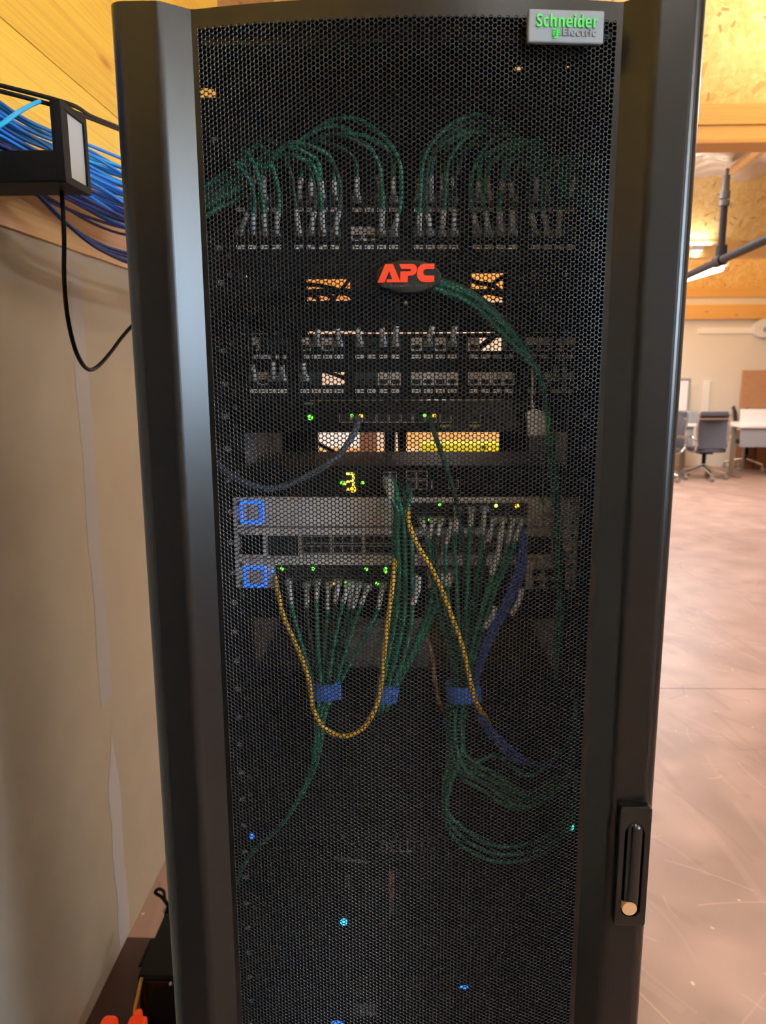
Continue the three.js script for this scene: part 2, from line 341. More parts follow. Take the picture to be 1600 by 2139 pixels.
// ---------- office furniture in the far room ----------
{
  const dz = -10.6;
  function desk(x0, x1, z0, z1, label, grey) {
    const t = thing('desk', label, 'desk', V((x0 + x1) / 2, 0, (z0 + z1) / 2)), w = x1 - x0, d = z1 - z0;
    mesh('desk_top', rbox(w, 0.05, d, 0.012, 0, 0.745, 0), M.deskWhite, t);
    mesh('modesty_panel', rbox(w - 0.06, 0.27, 0.02, 0.005, 0, 0.58, d / 2 - 0.05), grey, t);
    for (const s of [-1, 1]) mesh('leg', [box(0.05, 0.72, 0.05, s * (w / 2 - 0.06), 0.36, 0), rbox(0.06, 0.03, d - 0.1, 0.008, s * (w / 2 - 0.06), 0.015, 0)], M.zinc, t);
    return t;
  }
  const x = (px, z = dz) => at(px, 880, z).x;
  desk(x(1526), x(1700), dz - 0.35, dz + 0.35, 'white desk with a grey front panel right of the mesh chair', M.deskGrey);
  desk(x(1290), x(1450), dz - 0.62, dz + 0.12, 'white desk left of the mesh chair, mostly behind the cabinet', M.deskGrey);
  const fp = (px, py, z) => at(px, py, z);
  // brown pinboard and white panel on the right desk
  let a = fp(1544, 853, FARZ + 0.5), b = fp(1640, 773, FARZ + 0.5);
  const pb = thing('cardboard_sheet', 'large brown cardboard sheet standing up behind the right desk', 'cardboard', V((a.x + b.x) / 2, 0.8, FARZ + 0.5));
  mesh('sheet', rbox(b.x - a.x, b.y - a.y, 0.04, 0.01, 0, (a.y + b.y) / 2 - 0.8, 0), M.cardboard[0], pb);
  mesh('stand', [box(0.03, a.y - 0.0, 0.03, -0.2, a.y / 2 - 0.8, 0), box(0.03, a.y, 0.03, 0.3, a.y / 2 - 0.8, 0)], M.zinc, pb);
  a = fp(1545, 887, dz + 0.1); b = fp(1605, 853, dz + 0.1);
  tag(mesh('monitor', [rbox(b.x - a.x, b.y - a.y - 0.02, 0.03, 0.008, 0, 0, 0), box(0.2, 0.02, 0.14, 0, -(b.y - a.y) / 2 + 0.005, 0), box(0.05, 0.05, 0.02, 0, -(b.y - a.y) / 2 + 0.02, -0.02)], M.whitePlastic, scene, V((a.x + b.x) / 2, (a.y + b.y) / 2, dz + 0.1)), 'pale grey screen back standing on the right desk', 'monitor');
  // framed white picture at the left, dark box in front of it
  a = fp(1405, 862, FARZ + 0.3); b = fp(1443, 790, FARZ + 0.3);
  const wb = thing('display_board', 'white board in a grey frame beside the cabinet edge', 'board', V((a.x + b.x) / 2, a.y, FARZ + 0.3));
  mesh('panel', box(b.x - a.x - 0.04, b.y - a.y - 0.04, 0.02, 0, (b.y - a.y) / 2, 0), S(L(0.86, 0.86, 0.92), 0.4), wb);
  mesh('frame', extrude(ring(b.x - a.x, b.y - a.y, 0.01, 0.035), 0.03).translate(0, (b.y - a.y) / 2, -0.01), S(L(0.3, 0.3, 0.3), 0.5), wb);
  mesh('leg', [rod(V(-0.1, 0, 0), V(-0.1, -a.y, 0), 0.015), rod(V(0.1, 0, 0), V(0.1, -a.y, 0), 0.015)], M.zinc, wb);
  a = fp(1395, 876, dz); b = fp(1452, 858, dz);
  tag(mesh('dark_box', rbox(b.x - a.x, b.y - 0.77, 0.22, 0.01, 0, 0, 0), M.deskGrey, scene, V((a.x + b.x) / 2, (b.y + 0.77) / 2, dz)), 'low charcoal box on the left desk beneath the framed board', 'box');
  // cardboard boxes on the floor
  [[1548, 1580, 0, 'tan cardboard box on the floor under the right desk'], [1580, 1640, 1, 'darker brown cardboard box at the far right edge on the floor']].forEach(([p0, p1, k, label]) => {
    const bz = dz - 0.75 + k * 0.12, c0 = at(p0, 968, bz), c1 = at(p1, 923, bz), w = c1.x - c0.x, h = c1.y;
    const t = thing('cardboard_box', label, 'box', V((c0.x + c1.x) / 2, 0, bz));
    mesh('carton', rbox(w, h, 0.35, 0.006, 0, h / 2, -0.18), M.cardboard[k], t);
    mesh('flap', [box(w * 0.49, 0.006, 0.34, -w * 0.25, h + 0.003, -0.18), box(w * 0.49, 0.006, 0.34, w * 0.25, h + 0.003, -0.18)], M.cardboard[0], t);
  });
  // white round speaker on the far wall
  const sp = thing('wall_speaker', 'round white speaker high on the far wall at the photo edge', 'speaker', at(1590, 686, FARZ + 0.02));
  mesh('body', new THREE.CylinderGeometry(0.14, 0.15, 0.1, 32).rotateX(Math.PI / 2).translate(0, 0, 0.05), M.whitePlastic, sp);
  mesh('cone', new THREE.CylinderGeometry(0.04, 0.045, 0.03, 24).rotateX(Math.PI / 2).translate(0.03, -0.02, 0.11), M.deskGrey, sp);
  // swivel chairs
  function chair(label) {
    const t = thing('office_chair', label, 'chair', V(0, 0, 0), 'office chairs at the desks');
    mesh('backrest', (() => { const g = new THREE.BoxGeometry(0.43, 0.50, 0.012, 8, 12, 1), p = g.attributes.position; for (let i = 0; i < p.count; i++) p.setZ(i, p.getZ(i) + 0.05 * (p.getX(i) / 0.215) ** 2 - 0.04 * Math.sin((p.getY(i) + 0.25) * 6)); g.computeVertexNormals(); return g.translate(0, 0.74, 0.22); })(), M.fabric, t);
    mesh('back_frame', [-1, 1].map((s) => tube([V(s * 0.235, 1.0, 0.26), V(s * 0.235, 0.8, 0.24), V(s * 0.235, 0.55, 0.25), V(s * 0.23, 0.44, 0.18), V(s * 0.23, 0.43, -0.2)], 0.014, 24)).concat([rod(V(-0.235, 0.93, 0.25), V(0.235, 0.93, 0.25), 0.016)]), M.chrome, t);
    mesh('headrest_roll', rbox(0.42, 0.07, 0.05, 0.02, 0, 1.0, 0.25), M.fabric, t);
    mesh('seat', (() => { const g = new RoundedBoxGeometry(0.46, 0.06, 0.46, 3, 0.025); return g.translate(0, 0.45, 0); })(), M.fabric, t);
    for (const s of [-1, 1]) mesh('armrest', tube([V(s * 0.24, 0.60, 0.24), V(s * 0.29, 0.66, 0.2), V(s * 0.29, 0.66, -0.05), V(s * 0.26, 0.5, -0.1), V(s * 0.235, 0.44, -0.1)], 0.017, 24), M.chrome, t);
    mesh('post', [cyl(0.03, 0.03, 0.2, 0, 0.33, 0), box(0.18, 0.04, 0.2, 0, 0.405, 0)], M.dark, t);
    for (let k = 0; k < 5; k++) {
      const a5 = Math.PI / 2 + k * Math.PI * 2 / 5, e = V(Math.cos(a5) * 0.32, 0.105, Math.sin(a5) * 0.32);
      const l = mesh('base_arm', rod(V(0, 0.19, 0), e, 0.031, 10, 0.022), M.chrome, t);
      mesh('caster', [new THREE.CylinderGeometry(0.036, 0.036, 0.055, 16).rotateZ(Math.PI / 2).translate(e.x, 0.037, e.z), cyl(0.012, 0.012, 0.05, e.x, 0.085, e.z)], M.zinc, l);
    }
    return t;
  }
  const put = (o, px, py, turn) => { const f = floorAt(px, py); o.position.set(f.x, 0, f.z); o.rotation.y = turn; };
  const c0 = chair('dark mesh office chair with chrome five-star base, back turned to the room');
  put(c0, 1467, 1000, 0.05); c0.scale.setScalar(0.94);
  const copy = (px, py, turn, label) => { const c = c0.clone(); c.name = numbered('office_chair'); c.userData = { ...c0.userData, label }; scene.add(c); put(c, px, py, turn); };
  copy(1376, 1003, 1.9, 'office chair half hidden by the cabinet edge, left of the mesh chair');
  copy(1556, 980, -2.0, 'office chair turned sideways under the right desk');
  // yellow case on a table seen through the open rack unit
  const ty = at(960, 940, -6.6);
  const tb = thing('folding_table', 'table with a yellow case seen through the open gap of the rack', 'table', V(at(900, 930, -6.6).x, 0, -6.6));
  mesh('table_top', box(2.2, 0.03, 0.6, 0, ty.y - 0.016, 0), M.timber[2], tb);
  for (const [sx, sz] of [[-1, -1], [-1, 1], [1, -1], [1, 1]]) mesh('leg', rod(V(sx * 1.0, 0, sz * 0.25), V(sx * 1.0, ty.y - 0.03, sz * 0.25), 0.015), M.zinc, tb);
  const ya = at(878, 940, -6.45), yb = at(1052, 922, -6.45);
  const yc = thing('yellow_case', 'bright yellow flat case lying on the table behind the rack', 'case', V((ya.x + yb.x) / 2, ty.y, -6.5));
  mesh('lid', rbox(yb.x - ya.x, yb.y - ya.y, 0.25, 0.01, 0, (yb.y - ya.y) / 2 + 0.002, 0), M.hivis, yc);
  for (const e of [-0.2, 0.2]) mesh('clasp', box(0.04, 0.03, 0.01, e, 0.05, 0.127), M.dark, yc);
  const ba = at(752, 940, -6.5), bb = at(787, 893, -6.5);
  tag(mesh('carton', [rbox(bb.x - ba.x, bb.y - ba.y + 0.1, 0.2, 0.005, 0, 0.05, 0), box(bb.x - ba.x, 0.004, 0.2, 0, (bb.y - ba.y) / 2 + 0.1, 0)], M.cardboard[1], scene, V((ba.x + bb.x) / 2, ty.y + (bb.y - ba.y) / 2 + 0.001, -6.5)), 'small brown carton on the table behind the rack, left of the yellow case', 'box');
  const pa = at(846, 985, FARZ + 0.45), pc = at(1058, 872, FARZ + 0.45), ply = thing('plywood_sheet', 'tan plywood sheet leaning on the far wall behind the yellow case', 'plywood', V((pa.x + pc.x) / 2, 0, FARZ + 0.45));
  mesh('sheet', rbox((pc.x - pa.x) / 2 - 0.004, pc.y, 0.02, 0.003, -(pc.x - pa.x) / 4, pc.y / 2, 0), M.timber[1], ply); mesh('sheet', rbox((pc.x - pa.x) / 2 - 0.004, pc.y, 0.02, 0.003, (pc.x - pa.x) / 4, pc.y / 2, 0), M.timber[1], ply);
  const wa = at(655, 985, FARZ + 0.4), wc = at(752, 860, FARZ + 0.4);
  const ws = thing('whiteboard', 'white panel leaning on the far wall, seen through the rack gap', 'board', V((wa.x + wc.x) / 2, 0, FARZ + 0.4));
  mesh('panel', box(wc.x - wa.x, wc.y, 0.03, 0, wc.y / 2, 0), S(L(0.9, 0.9, 0.9), 0.6), ws);
  mesh('frame', extrude(ring(wc.x - wa.x + 0.04, wc.y, 0.01, 0.03), 0.04).translate(0, wc.y / 2, -0.02), M.zinc, ws);
}

// ---------- the rack ----------
const ZR = -0.215;                                          // front plane of the mounting rails
const U = 0.04445, U0 = at(840, 1036, ZR).y;                // a boundary between rack units measured in the photograph
const HW = 0.3, TOP = 1.991;
const rack = thing('server_rack', 'tall black server cabinet with a curved perforated steel front door', 'server rack', V(0, 0, 0));
{
  const roof = poly([[-0.292, 0.03], [0.292, 0.03], [0.292, 1.07], [-0.292, 1.07]]);
  const slot = (px0, px1, py0, py1) => {                     // cable openings in the roof, where the lit ceiling shows through
    const f = (px, py) => { const d = V((px - 800) / F, (1069.5 - py) / F, -1).transformDirection(camera.matrixWorld), t = (1.972 - EYE) / d.y; return [CX + d.x * t, -(D + d.z * t)]; };
    const a = f(px0, py1), b = f(px1, py0), h = new THREE.Path();
    h.moveTo(a[0], a[1]); h.lineTo(b[0], a[1]); h.lineTo(b[0], b[1]); h.lineTo(a[0], b[1]); h.closePath(); roof.holes.push(h);
  };
  slot(414, 452, 184, 206); slot(452.5, 485, 184, 192); slot(436, 456, 237, 253); slot(499, 518, 144, 152); slot(596, 616, 144, 152); slot(1073, 1093, 140, 149); slot(1179, 1190, 138, 145); slot(1057, 1070, 181, 193); slot(1150, 1163, 180, 188);
  mesh('roof', metre(extrude(roof, 0.0012).rotateX(-Math.PI / 2).translate(0, 1.972, 0)), M.dark, rack);
  mesh('front_edge', span(-HW, HW, 1.955, TOP - 0.008, -0.06, -0.032), M.powder, rack); mesh('rear_edge', span(-HW, HW, 1.955, TOP - 0.008, -1.07, -1.03), M.powder, rack);
  for (const s of [-1, 1]) {
    mesh('side_panel', span(s * 0.294, s * 0.2985, 0.05, 1.975, -1.06, -0.06), M.dark, rack);
    for (const [za, zb] of [[-0.08, -0.034], [-1.07, -1.03]]) mesh('corner_post', span(s * 0.268, s * 0.293, 0.05, 1.972, za, zb), M.dark, rack);
    // mounting rail: an angle with square holes printed with rack unit marks
    const rs = poly([[s * 0.2215, 0.06], [s * 0.2700, 0.06], [s * 0.2700, 1.96], [s * 0.2215, 1.96]]);
    const r = mesh('mounting_rail', [extrude(rs, 0.002).translate(0, 0, ZR - 0.002), span(s * 0.2680, s * 0.2700, 0.06, 1.96, ZR - 0.07, ZR)], M.rail, rack);
    for (let u = -20; u < 11; u++) mesh('unit_mark', box(0.007, 0.0065, 0.0006), M.markPrint, r, V(s * 0.2462, U0 + u * U + 0.022, ZR + 0.0004));
    mesh('rear_rail', span(s * 0.2215, s * 0.2700, 0.06, 1.96, -0.962, -0.96), M.rail, rack);
  }
  mesh('base', [span(-HW, HW, 0.03, 0.06, -1.07, -0.03)], M.dark, rack);
  for (const [x, z] of [[-0.26, -0.09], [0.26, -0.09], [-0.26, -1.0], [0.26, -1.0]]) mesh('caster', [new THREE.CylinderGeometry(0.022, 0.022, 0.03, 16).rotateZ(Math.PI / 2).translate(x, 0.022, z), cyl(0.008, 0.008, 0.02, x, 0.036, z)], M.dark, rack);
}
// door: two folded stiles, a bowed perforated sheet between them
const DB = 0.055, DT = 1.985;
const sheetZ = (x) => -0.0205 + 0.022 * (1 - (x / 0.2175) ** 2);
const door = (() => {
  const prof = (s) => {
    const p = [[0.3, -0.030]];
    for (let i = 0; i <= 9; i++) { const a = i / 9 * Math.PI / 2; p.push([0.284 + 0.016 * Math.cos(a), -0.016 + 0.016 * Math.sin(a)]); }
    for (let i = 0; i <= 8; i++) { const a = Math.PI / 2 + i / 8 * 0.70; p.push([0.2545 + 0.019 * Math.cos(a), -0.019 + 0.019 * Math.sin(a)]); }
    p.push([0.2205, -0.0205], [0.2145, sheetZ(0.2145) - 0.0007], [0.2145, -0.0235], [0.222, -0.026], [0.245, -0.030]);
    const q = p.map(([x, z]) => [s * x, -z]);
    return poly(s > 0 ? q : q.reverse());
  };
  const gs = [1, -1].map((s) => extrude(prof(s), DT - DB).rotateX(-Math.PI / 2).translate(0, DB, 0));
  const strip = (y0, y1) => {
    const a = [], n = 24;
    for (let i = 0; i <= n; i++) { const x = -0.2145 + 0.429 * i / n; a.push([x, -(sheetZ(x) - 0.0006)]); }
    for (let i = n; i >= 0; i--) { const x = -0.2145 + 0.429 * i / n; a.push([x, -(sheetZ(x) - 0.016)]); }
    return extrude(poly(a), y1 - y0).rotateX(-Math.PI / 2).translate(0, y0, 0);
  };
  gs.push(strip(DT - 0.019, DT), strip(DB, DB + 0.02));
  const g = merge(gs); g.computeVertexNormals();
  const d = mesh('door', g, M.powder, rack);
  d.userData.label = 'curved black door with a fine perforated panel';
  // perforated sheet: one cell repeated on a staggered grid
  const P = 0.0049, R = P / Math.sqrt(3), hr = P * 0.415, T = 0.0013, pos = [], N = 12;
  const hexR = (a) => { const k = ((a % (Math.PI / 3)) + Math.PI / 3) % (Math.PI / 3); return (P / 2) / Math.cos(k - Math.PI / 6); };
  const tri = (...v) => v.forEach((q) => pos.push(...q));
  for (let i = 0; i < N; i++) {
    const a0 = i / N * 2 * Math.PI, a1 = (i + 1) / N * 2 * Math.PI;
    const o0 = [hexR(a0) * Math.cos(a0), hexR(a0) * Math.sin(a0), 0], o1 = [hexR(a1) * Math.cos(a1), hexR(a1) * Math.sin(a1), 0];
    const b = 0.0004, m0 = [(hr + b) * Math.cos(a0), (hr + b) * Math.sin(a0), 0], m1 = [(hr + b) * Math.cos(a1), (hr + b) * Math.sin(a1), 0];
    const n0 = [hr * Math.cos(a0), hr * Math.sin(a0), -b], n1 = [hr * Math.cos(a1), hr * Math.sin(a1), -b], k0 = [n0[0], n0[1], -T], k1 = [n1[0], n1[1], -T];
    tri(o0, o1, m1); tri(o0, m1, m0); tri(m0, m1, n1); tri(m0, n1, n0); tri(n0, n1, k1); tri(n0, k1, k0);
  }
  const cell = new THREE.BufferGeometry(); cell.setAttribute('position', new THREE.Float32BufferAttribute(pos, 3)); cell.computeVertexNormals();
  const cols = 50, rows = Math.floor((DT - DB - 0.039) / P), dx = P * 0.866, list = [], mt = new THREE.Matrix4();
  for (let c = -cols; c <= cols; c++) {
    const x = c * dx, z = sheetZ(x), sl = -2 * 0.022 * x / 0.2175 ** 2;
    for (let r = 0; r <= rows; r++) { mt.makeRotationY(-Math.atan(sl)); mt.setPosition(x, DT - 0.0195 - (r + (c & 1) * 0.5) * P, z); list.push(mt.clone()); }
  }
  const im = new THREE.InstancedMesh(cell, M.mesh, list.length);
  list.forEach((q, i) => im.setMatrixAt(i, q));
  im.name = 'perforated_panel'; im.userData.kind = 'stuff'; im.castShadow = im.receiveShadow = true; d.add(im);
  return d;
})();
// badges and handle on the door
{
  // grey plate, top right corner
  const a = at(1098, 96, 0.003), b = at(1262, 24, 0.003), w = b.x - a.x, h = b.y - a.y, cx = (a.x + b.x) / 2, cy = (a.y + b.y) / 2;
  const plate = mesh('badge_plate', rbox(w, h, 0.007, 0.0018, 0, 0, 0), M.badgeGrey, door, V(cx, cy, 0.0055), 'grey maker plate');
  plate.rotation.y = 0.10;
  const zt = 0.0035, X = (f) => (f - 0.5) * w, Y = (f) => (0.5 - f) * h;
  mesh('lettering', fitText('Schneider', w * 0.80, h * 0.40, 0.0016).translate(X(0.105), Y(0.55), zt), M.badgeGreen, door, V(cx, cy, 0.0055), 'green raised letters').rotation.y = 0.10;
  mesh('lettering', fitText('Electric', w * 0.44, h * 0.235, 0.0013).translate(X(0.455), Y(0.80), zt), M.badgeGrey, door, V(cx, cy, 0.0055), 'grey raised letters').rotation.y = 0.10;
  // round emblem with a swung bar and short strokes
  const er = h * 0.155, disc = new THREE.Shape(); disc.absellipse(0, 0, er * 0.82, er, 0, Math.PI * 2);
  const e = [extrude(disc, 0.0008)], s1 = tube([V(er * 0.55, er * 1.02, 0.0013), V(er * 0.12, er * 0.8, 0.0013), V(er * 0.0, 0, 0.0013), V(-er * 0.15, -er * 0.8, 0.0013), V(-er * 0.6, -er * 0.95, 0.0013)], er * 0.17, 20, 6);
  e.push(s1); for (const q of [-0.45, 0, 0.45]) { e.push(box(er * 0.5, er * 0.14, 0.0012, -er * 0.62, q * er + er * 0.1, 0.0012), box(er * 0.45, er * 0.14, 0.0012, er * 0.62, q * er, 0.0012)); }
  mesh('emblem', e.map((g) => g.translate(X(0.37), Y(0.72), zt)), M.badgeGreen, door, V(cx, cy, 0.0055), 'green round emblem').rotation.y = 0.10;
  // dark oval with red letters
  const o0 = at(786, 612, 0.006), o1 = at(920, 544, 0.006), ow = o1.x - o0.x, oh = o1.y - o0.y, oc = V((o0.x + o1.x) / 2, (o0.y + o1.y) / 2, 0.0015);
  const el = new THREE.Shape(); el.absellipse(0, 0, ow / 2 - 0.001, oh / 2 - 0.001, 0, Math.PI * 2);
  mesh('oval_badge', new THREE.ExtrudeGeometry(el, { depth: 0.006, bevelEnabled: true, bevelSize: 0.0022, bevelThickness: 0.0022, bevelSegments: 4, curveSegments: 48 }), M.darkGloss, door, oc, 'dark oval badge');
  // letters A P C drawn as in the photograph (pixel outlines relative to 788..907 x 553..590)
  const k = (ow) / 134, q = (x, y) => [(x - 853) * k, (578 - y) * k];
  const A = poly([q(789, 590), q(806, 553.5), q(821, 553.5), q(836, 590)]); A.holes.push(poly([q(810, 577), q(817, 577), q(813.5, 567)]), poly([q(805, 589.9), q(808, 584), q(822, 584), q(825, 589.9)]));
  const A2 = poly([q(789, 590), q(805.5, 553.5), q(821.5, 553.5), q(837, 590), q(808, 590), q(808, 584), q(820, 584), q(813.5, 567), q(803.5, 590)]);
  const Ps = poly([q(834, 553.5), q(861, 553.5), q(867, 555), q(871, 560), q(871, 567), q(868, 573), q(862, 576.5), q(852.5, 577), q(852, 590), q(836.5, 590), q(836.5, 568), q(857, 568), q(859, 566), q(857, 563.5), q(839, 563.5)]);
  const Cs = poly([q(907, 553.5), q(907, 564), q(888, 564), q(884.5, 567), q(884, 571.5), q(886, 576), q(890, 577), q(907, 577), q(907, 589), q(902, 590), q(886, 590), q(878, 588), q(872, 580), q(871, 571), q(873, 562), q(879, 555.5), q(886, 553.5)]);
  mesh('red_letters', [A2, Ps, Cs].map((s) => extrude(s, 0.0018)), M.badgeRed, door, V(oc.x, oc.y, oc.z + 0.0082), 'raised red letters');
  const sm = S(L(0.05, 0.05, 0.055), 0.6);
  mesh('small_print', fitText('by Schneider Electric', ow * 0.78, oh * 0.12, 0.0004, fontThin).translate(-ow * 0.40, 0, 0), sm, door, V(oc.x, oc.y + q(0, 601)[1], oc.z + 0.0082), 'faint grey small print');
  // handle: recessed plate, swing lever and key cap
  const hx = at(1318, 1800, 0.004).x, ht = at(1320, 1682, 0.006).y, hb = at(1310, 1925, 0.006).y, hc = (ht + hb) / 2, hh = ht - hb;
  const hw = 0.0355;
  mesh('handle_plate', extrude((() => { const s = rrect(hw, hh, 0.003); s.holes.push(rrect(hw - 0.011, hh * 0.80, 0.0125, 0, -hh * 0.035)); return s; })(), 0.010, 0.0012).translate(0, 0, 0.0012), M.darkGloss, door, V(hx, hc, 0), 'raised black plate around the lever');
  mesh('handle_recess', box(hw - 0.006, hh * 0.85, 0.002), M.dark, door, V(hx, hc, 0.001));
  mesh('handle_lever', new THREE.CapsuleGeometry(0.0098, hh * 0.62, 6, 16).scale(1, 1, 0.75).translate(0, hh * 0.01, 0.0105), M.darkGloss, door, V(hx, hc, 0), 'rounded black swing lever');
  const kc = at(1313, 1894, 0.014);
  mesh('key_cap', [new THREE.CylinderGeometry(0.0088, 0.0092, 0.008, 28).rotateX(Math.PI / 2)], M.brass, door, V(kc.x, kc.y, 0.014), 'bronze coloured key cap');
}

// ---------- rack equipment ----------
// a device bolted to the rails; its origin is the lower middle of its face
function device(name, label, category, u, n, depth, mat, ears = true) {
  const y = U0 + u * U, h = n * U - 0.0012, t = thing(name, label, category, V(0, y, ZR));
  t.userData.h = undefined; delete t.userData.h;
  mesh('chassis', metre(rbox(0.44, h, depth, 0.0012, 0, h / 2, -depth / 2 + 0.004)), mat, t);
  if (ears) for (const s of [-1, 1]) {
    const e = mesh('mounting_ear', rbox(0.0205, h, 0.003, 0.0008, s * 0.2312, h / 2, 0.0022), mat, t);
    for (const f of n > 1 ? [0.12, 0.88] : [0.2, 0.8]) mesh('screw', new THREE.CylinderGeometry(0.0034, 0.0034, 0.002, 10).rotateX(Math.PI / 2).translate(s * 0.2325, h * f, 0.0045), M.screw, e);
  }
  return t;
}
const lp = (t, px, py, dz = 0) => { const p = at(px, py, ZR + 0.004 + dz); return p.sub(t.position); };
function led(t, px, py, mat, label, r = 0.0022) { mesh('indicator_light', new THREE.SphereGeometry(r * 1.12, 12, 8).scale(1, 1, 0.5), mat, t, lp(t, px, py, 0.0034), label); }
const jackGeo = (() => {
  const s = rrect(0.0150, 0.0172, 0.0008); s.holes.push(poly([[-0.0058, -0.0010], [0.0058, -0.0010], [0.0058, -0.0062], [0.0032, -0.0062], [0.0032, -0.0076], [-0.0032, -0.0076], [-0.0032, -0.0062], [-0.0058, -0.0062]].reverse()));
  return extrude(s, 0.0030);
})();
const jackBack = box(0.0136, 0.0150, 0.001, 0, 0, -0.0005);
const labelGeo = box(0.0118, 0.0052, 0.0008);
const labelTex = canvasTex(128, 64, (c, w, h) => { c.fillStyle = rgb(226, 224, 218); c.fillRect(0, 0, w, h); c.fillStyle = rgb(60, 60, 62); for (let i = 0; i < 9; i++) c.fillRect(12 + i * 12, 14 + rnd() * 10, 3 + rnd() * 5, 14 + rnd() * 22); }, 0.0118, 0.0052);
labelTex.offset.set(0.5, 0.5);
const labelMat = new THREE.MeshStandardMaterial({ map: labelTex, roughness: 0.7 });
// columns of ports: six blocks of four, pixel spans measured per panel row
const blocksA = [[490, 590], [612, 712], [733, 835], [862, 960], [985, 1083], [1106, 1204]];
const blocksB = [[520, 600], [625, 720], [739, 838], [857, 957], [977, 1075], [1098, 1200]];
const portX = (blk, i) => { const [b, k] = [Math.floor(i / 4), i % 4]; return blk[b][0] + (blk[b][1] - blk[b][0]) * (k + 0.5) / 4; };
const jackTone = [S(L(0.60, 0.56, 0.50), 0.5), S(L(0.52, 0.48, 0.43), 0.5)];
const filled = S(L(0.018, 0.04, 0.034), 0.5);
function patchPanel(label, u, blk, rows, missing, taken) {
  const y = U0 + u * U, h = 2 * U - 0.0012, t = thing('patch_panel', label, 'patch panel', V(0, y, ZR));
  const s = rrect(0.4826, h, 0.001, 0, h / 2);
  for (const [r, i] of missing) { const p = lp(t, portX(blk, i), rows[r][0]); s.holes.push(poly([[p.x - 0.0076, p.y - 0.0085], [p.x + 0.0076, p.y - 0.0085], [p.x + 0.0076, p.y + 0.0085], [p.x - 0.0076, p.y + 0.0085]])); }
  mesh('faceplate', extrude(s, 0.003).translate(0, 0, 0.001), M.panel, t);
  mesh('fold', [span(-0.235, 0.235, h - 0.002, h, -0.02, 0.002), span(-0.235, 0.235, 0, 0.002, -0.02, 0.002)], M.panel, t);
  rows.forEach(([py, ly], r) => { for (let i = 0; i < 24; i++) {
    if (!missing.some(([a, b]) => a === r && b === i)) { const j = mesh('jack', jackGeo, taken(r, i) ? filled : jackTone[(i * 7 + r) % 2], t, lp(t, portX(blk, i), py, 0.0002)); mesh('port_cavity', jackBack, M.hole, j, V(0, 0, 0.0012)); }
    mesh('port_label', labelGeo, labelMat, t, lp(t, portX(blk, i), ly, 0.0006));
  } });
  for (const sx of [-1, 1]) for (const f of [0.14, 0.86]) mesh('screw', new THREE.CylinderGeometry(0.0034, 0.0034, 0.002, 10).rotateX(Math.PI / 2), M.screw, t, V(sx * 0.2325, h * f, 0.005));
  return t;
}
// units counted up from the boundary at the top of the silver switch
const rowsA = [[418, 438], [489, 516]], rowsB = [[719, 745], [791, 817]];

patchPanel('upper black patch panel crowded with green cords and white boots', 7, blocksA, rowsA, [], (r, i) => !(r === 1 && (i === 8 || i === 9)));
patchPanel('lower black patch panel with many empty ivory ports and bright gaps', 3, blocksB, rowsB, [[1, 6], [1, 7], [0, 17], [0, 18]], (r, i) => [[1, 2, 3, 5, 7, 8, 9, 10, 11, 13, 15], [0, 2, 3, 4, 5, 8, 9, 20, 22]][r].includes(i));

// cable manager plate with openings, between the two patch panels
{
  const u = 5, y = U0 + u * U, h = 2 * U - 0.001, t = thing('cable_manager', 'black blank plate with rectangular openings behind the oval door badge', 'panel', V(0, y, ZR));
  const a = lp(t, 629, 682), b = lp(t, 757, 682);
  const s = poly([[-0.2413, 0.0006], [a.x, 0.0006], [a.x, 0.0026], [b.x, 0.0026], [b.x, 0.0006], [0.2413, 0.0006], [0.2413, h], [-0.2413, h]]);
  for (const [x0, x1, y0, y1] of [[627, 731, 582, 629], [983, 1064, 570, 632], [1107, 1163, 542, 649]]) { const p = lp(t, x0, y1), q = lp(t, x1, y0); s.holes.push(poly([[p.x, p.y], [p.x, q.y], [q.x, q.y], [q.x, p.y]])); }
  mesh('plate', extrude(s, 0.003), M.panel, t);
  mesh('fold', [span(-0.235, 0.235, h - 0.002, h, -0.012, 0.002)], M.panel, t);
  for (const [px, py] of [[512, 578], [1184, 573], [848, 633]]) mesh('screw', new THREE.SphereGeometry(0.003, 10, 6).scale(1, 1, 0.5), M.steel, t, lp(t, px, py, 0));
  for (const sx of [-1, 1]) for (const f of [0.14, 0.86]) mesh('screw', new THREE.CylinderGeometry(0.0034, 0.0034, 0.002, 10).rotateX(Math.PI / 2), M.screw, t, V(sx * 0.2325, h * f, 0.004));
  const p = at(1103, 652, ZR - 0.06), q = at(1167, 538, ZR - 0.06);
  const g = thing('junction_box', 'grey ribbed box behind the right opening of the black plate', 'box', V((p.x + q.x) / 2, p.y, ZR - 0.08));
  mesh('body', box(q.x - p.x, q.y - p.y, 0.04, 0, (q.y - p.y) / 2, 0), S(L(0.25, 0.23, 0.2), 0.6), g);
  for (let i = 0; i < 7; i++) mesh('rib', box(0.0022, (q.y - p.y) * 0.94, 0.003, (i - 3) * 0.0055, (q.y - p.y) / 2, 0.021), S(L(0.2, 0.185, 0.16), 0.6), g);
}
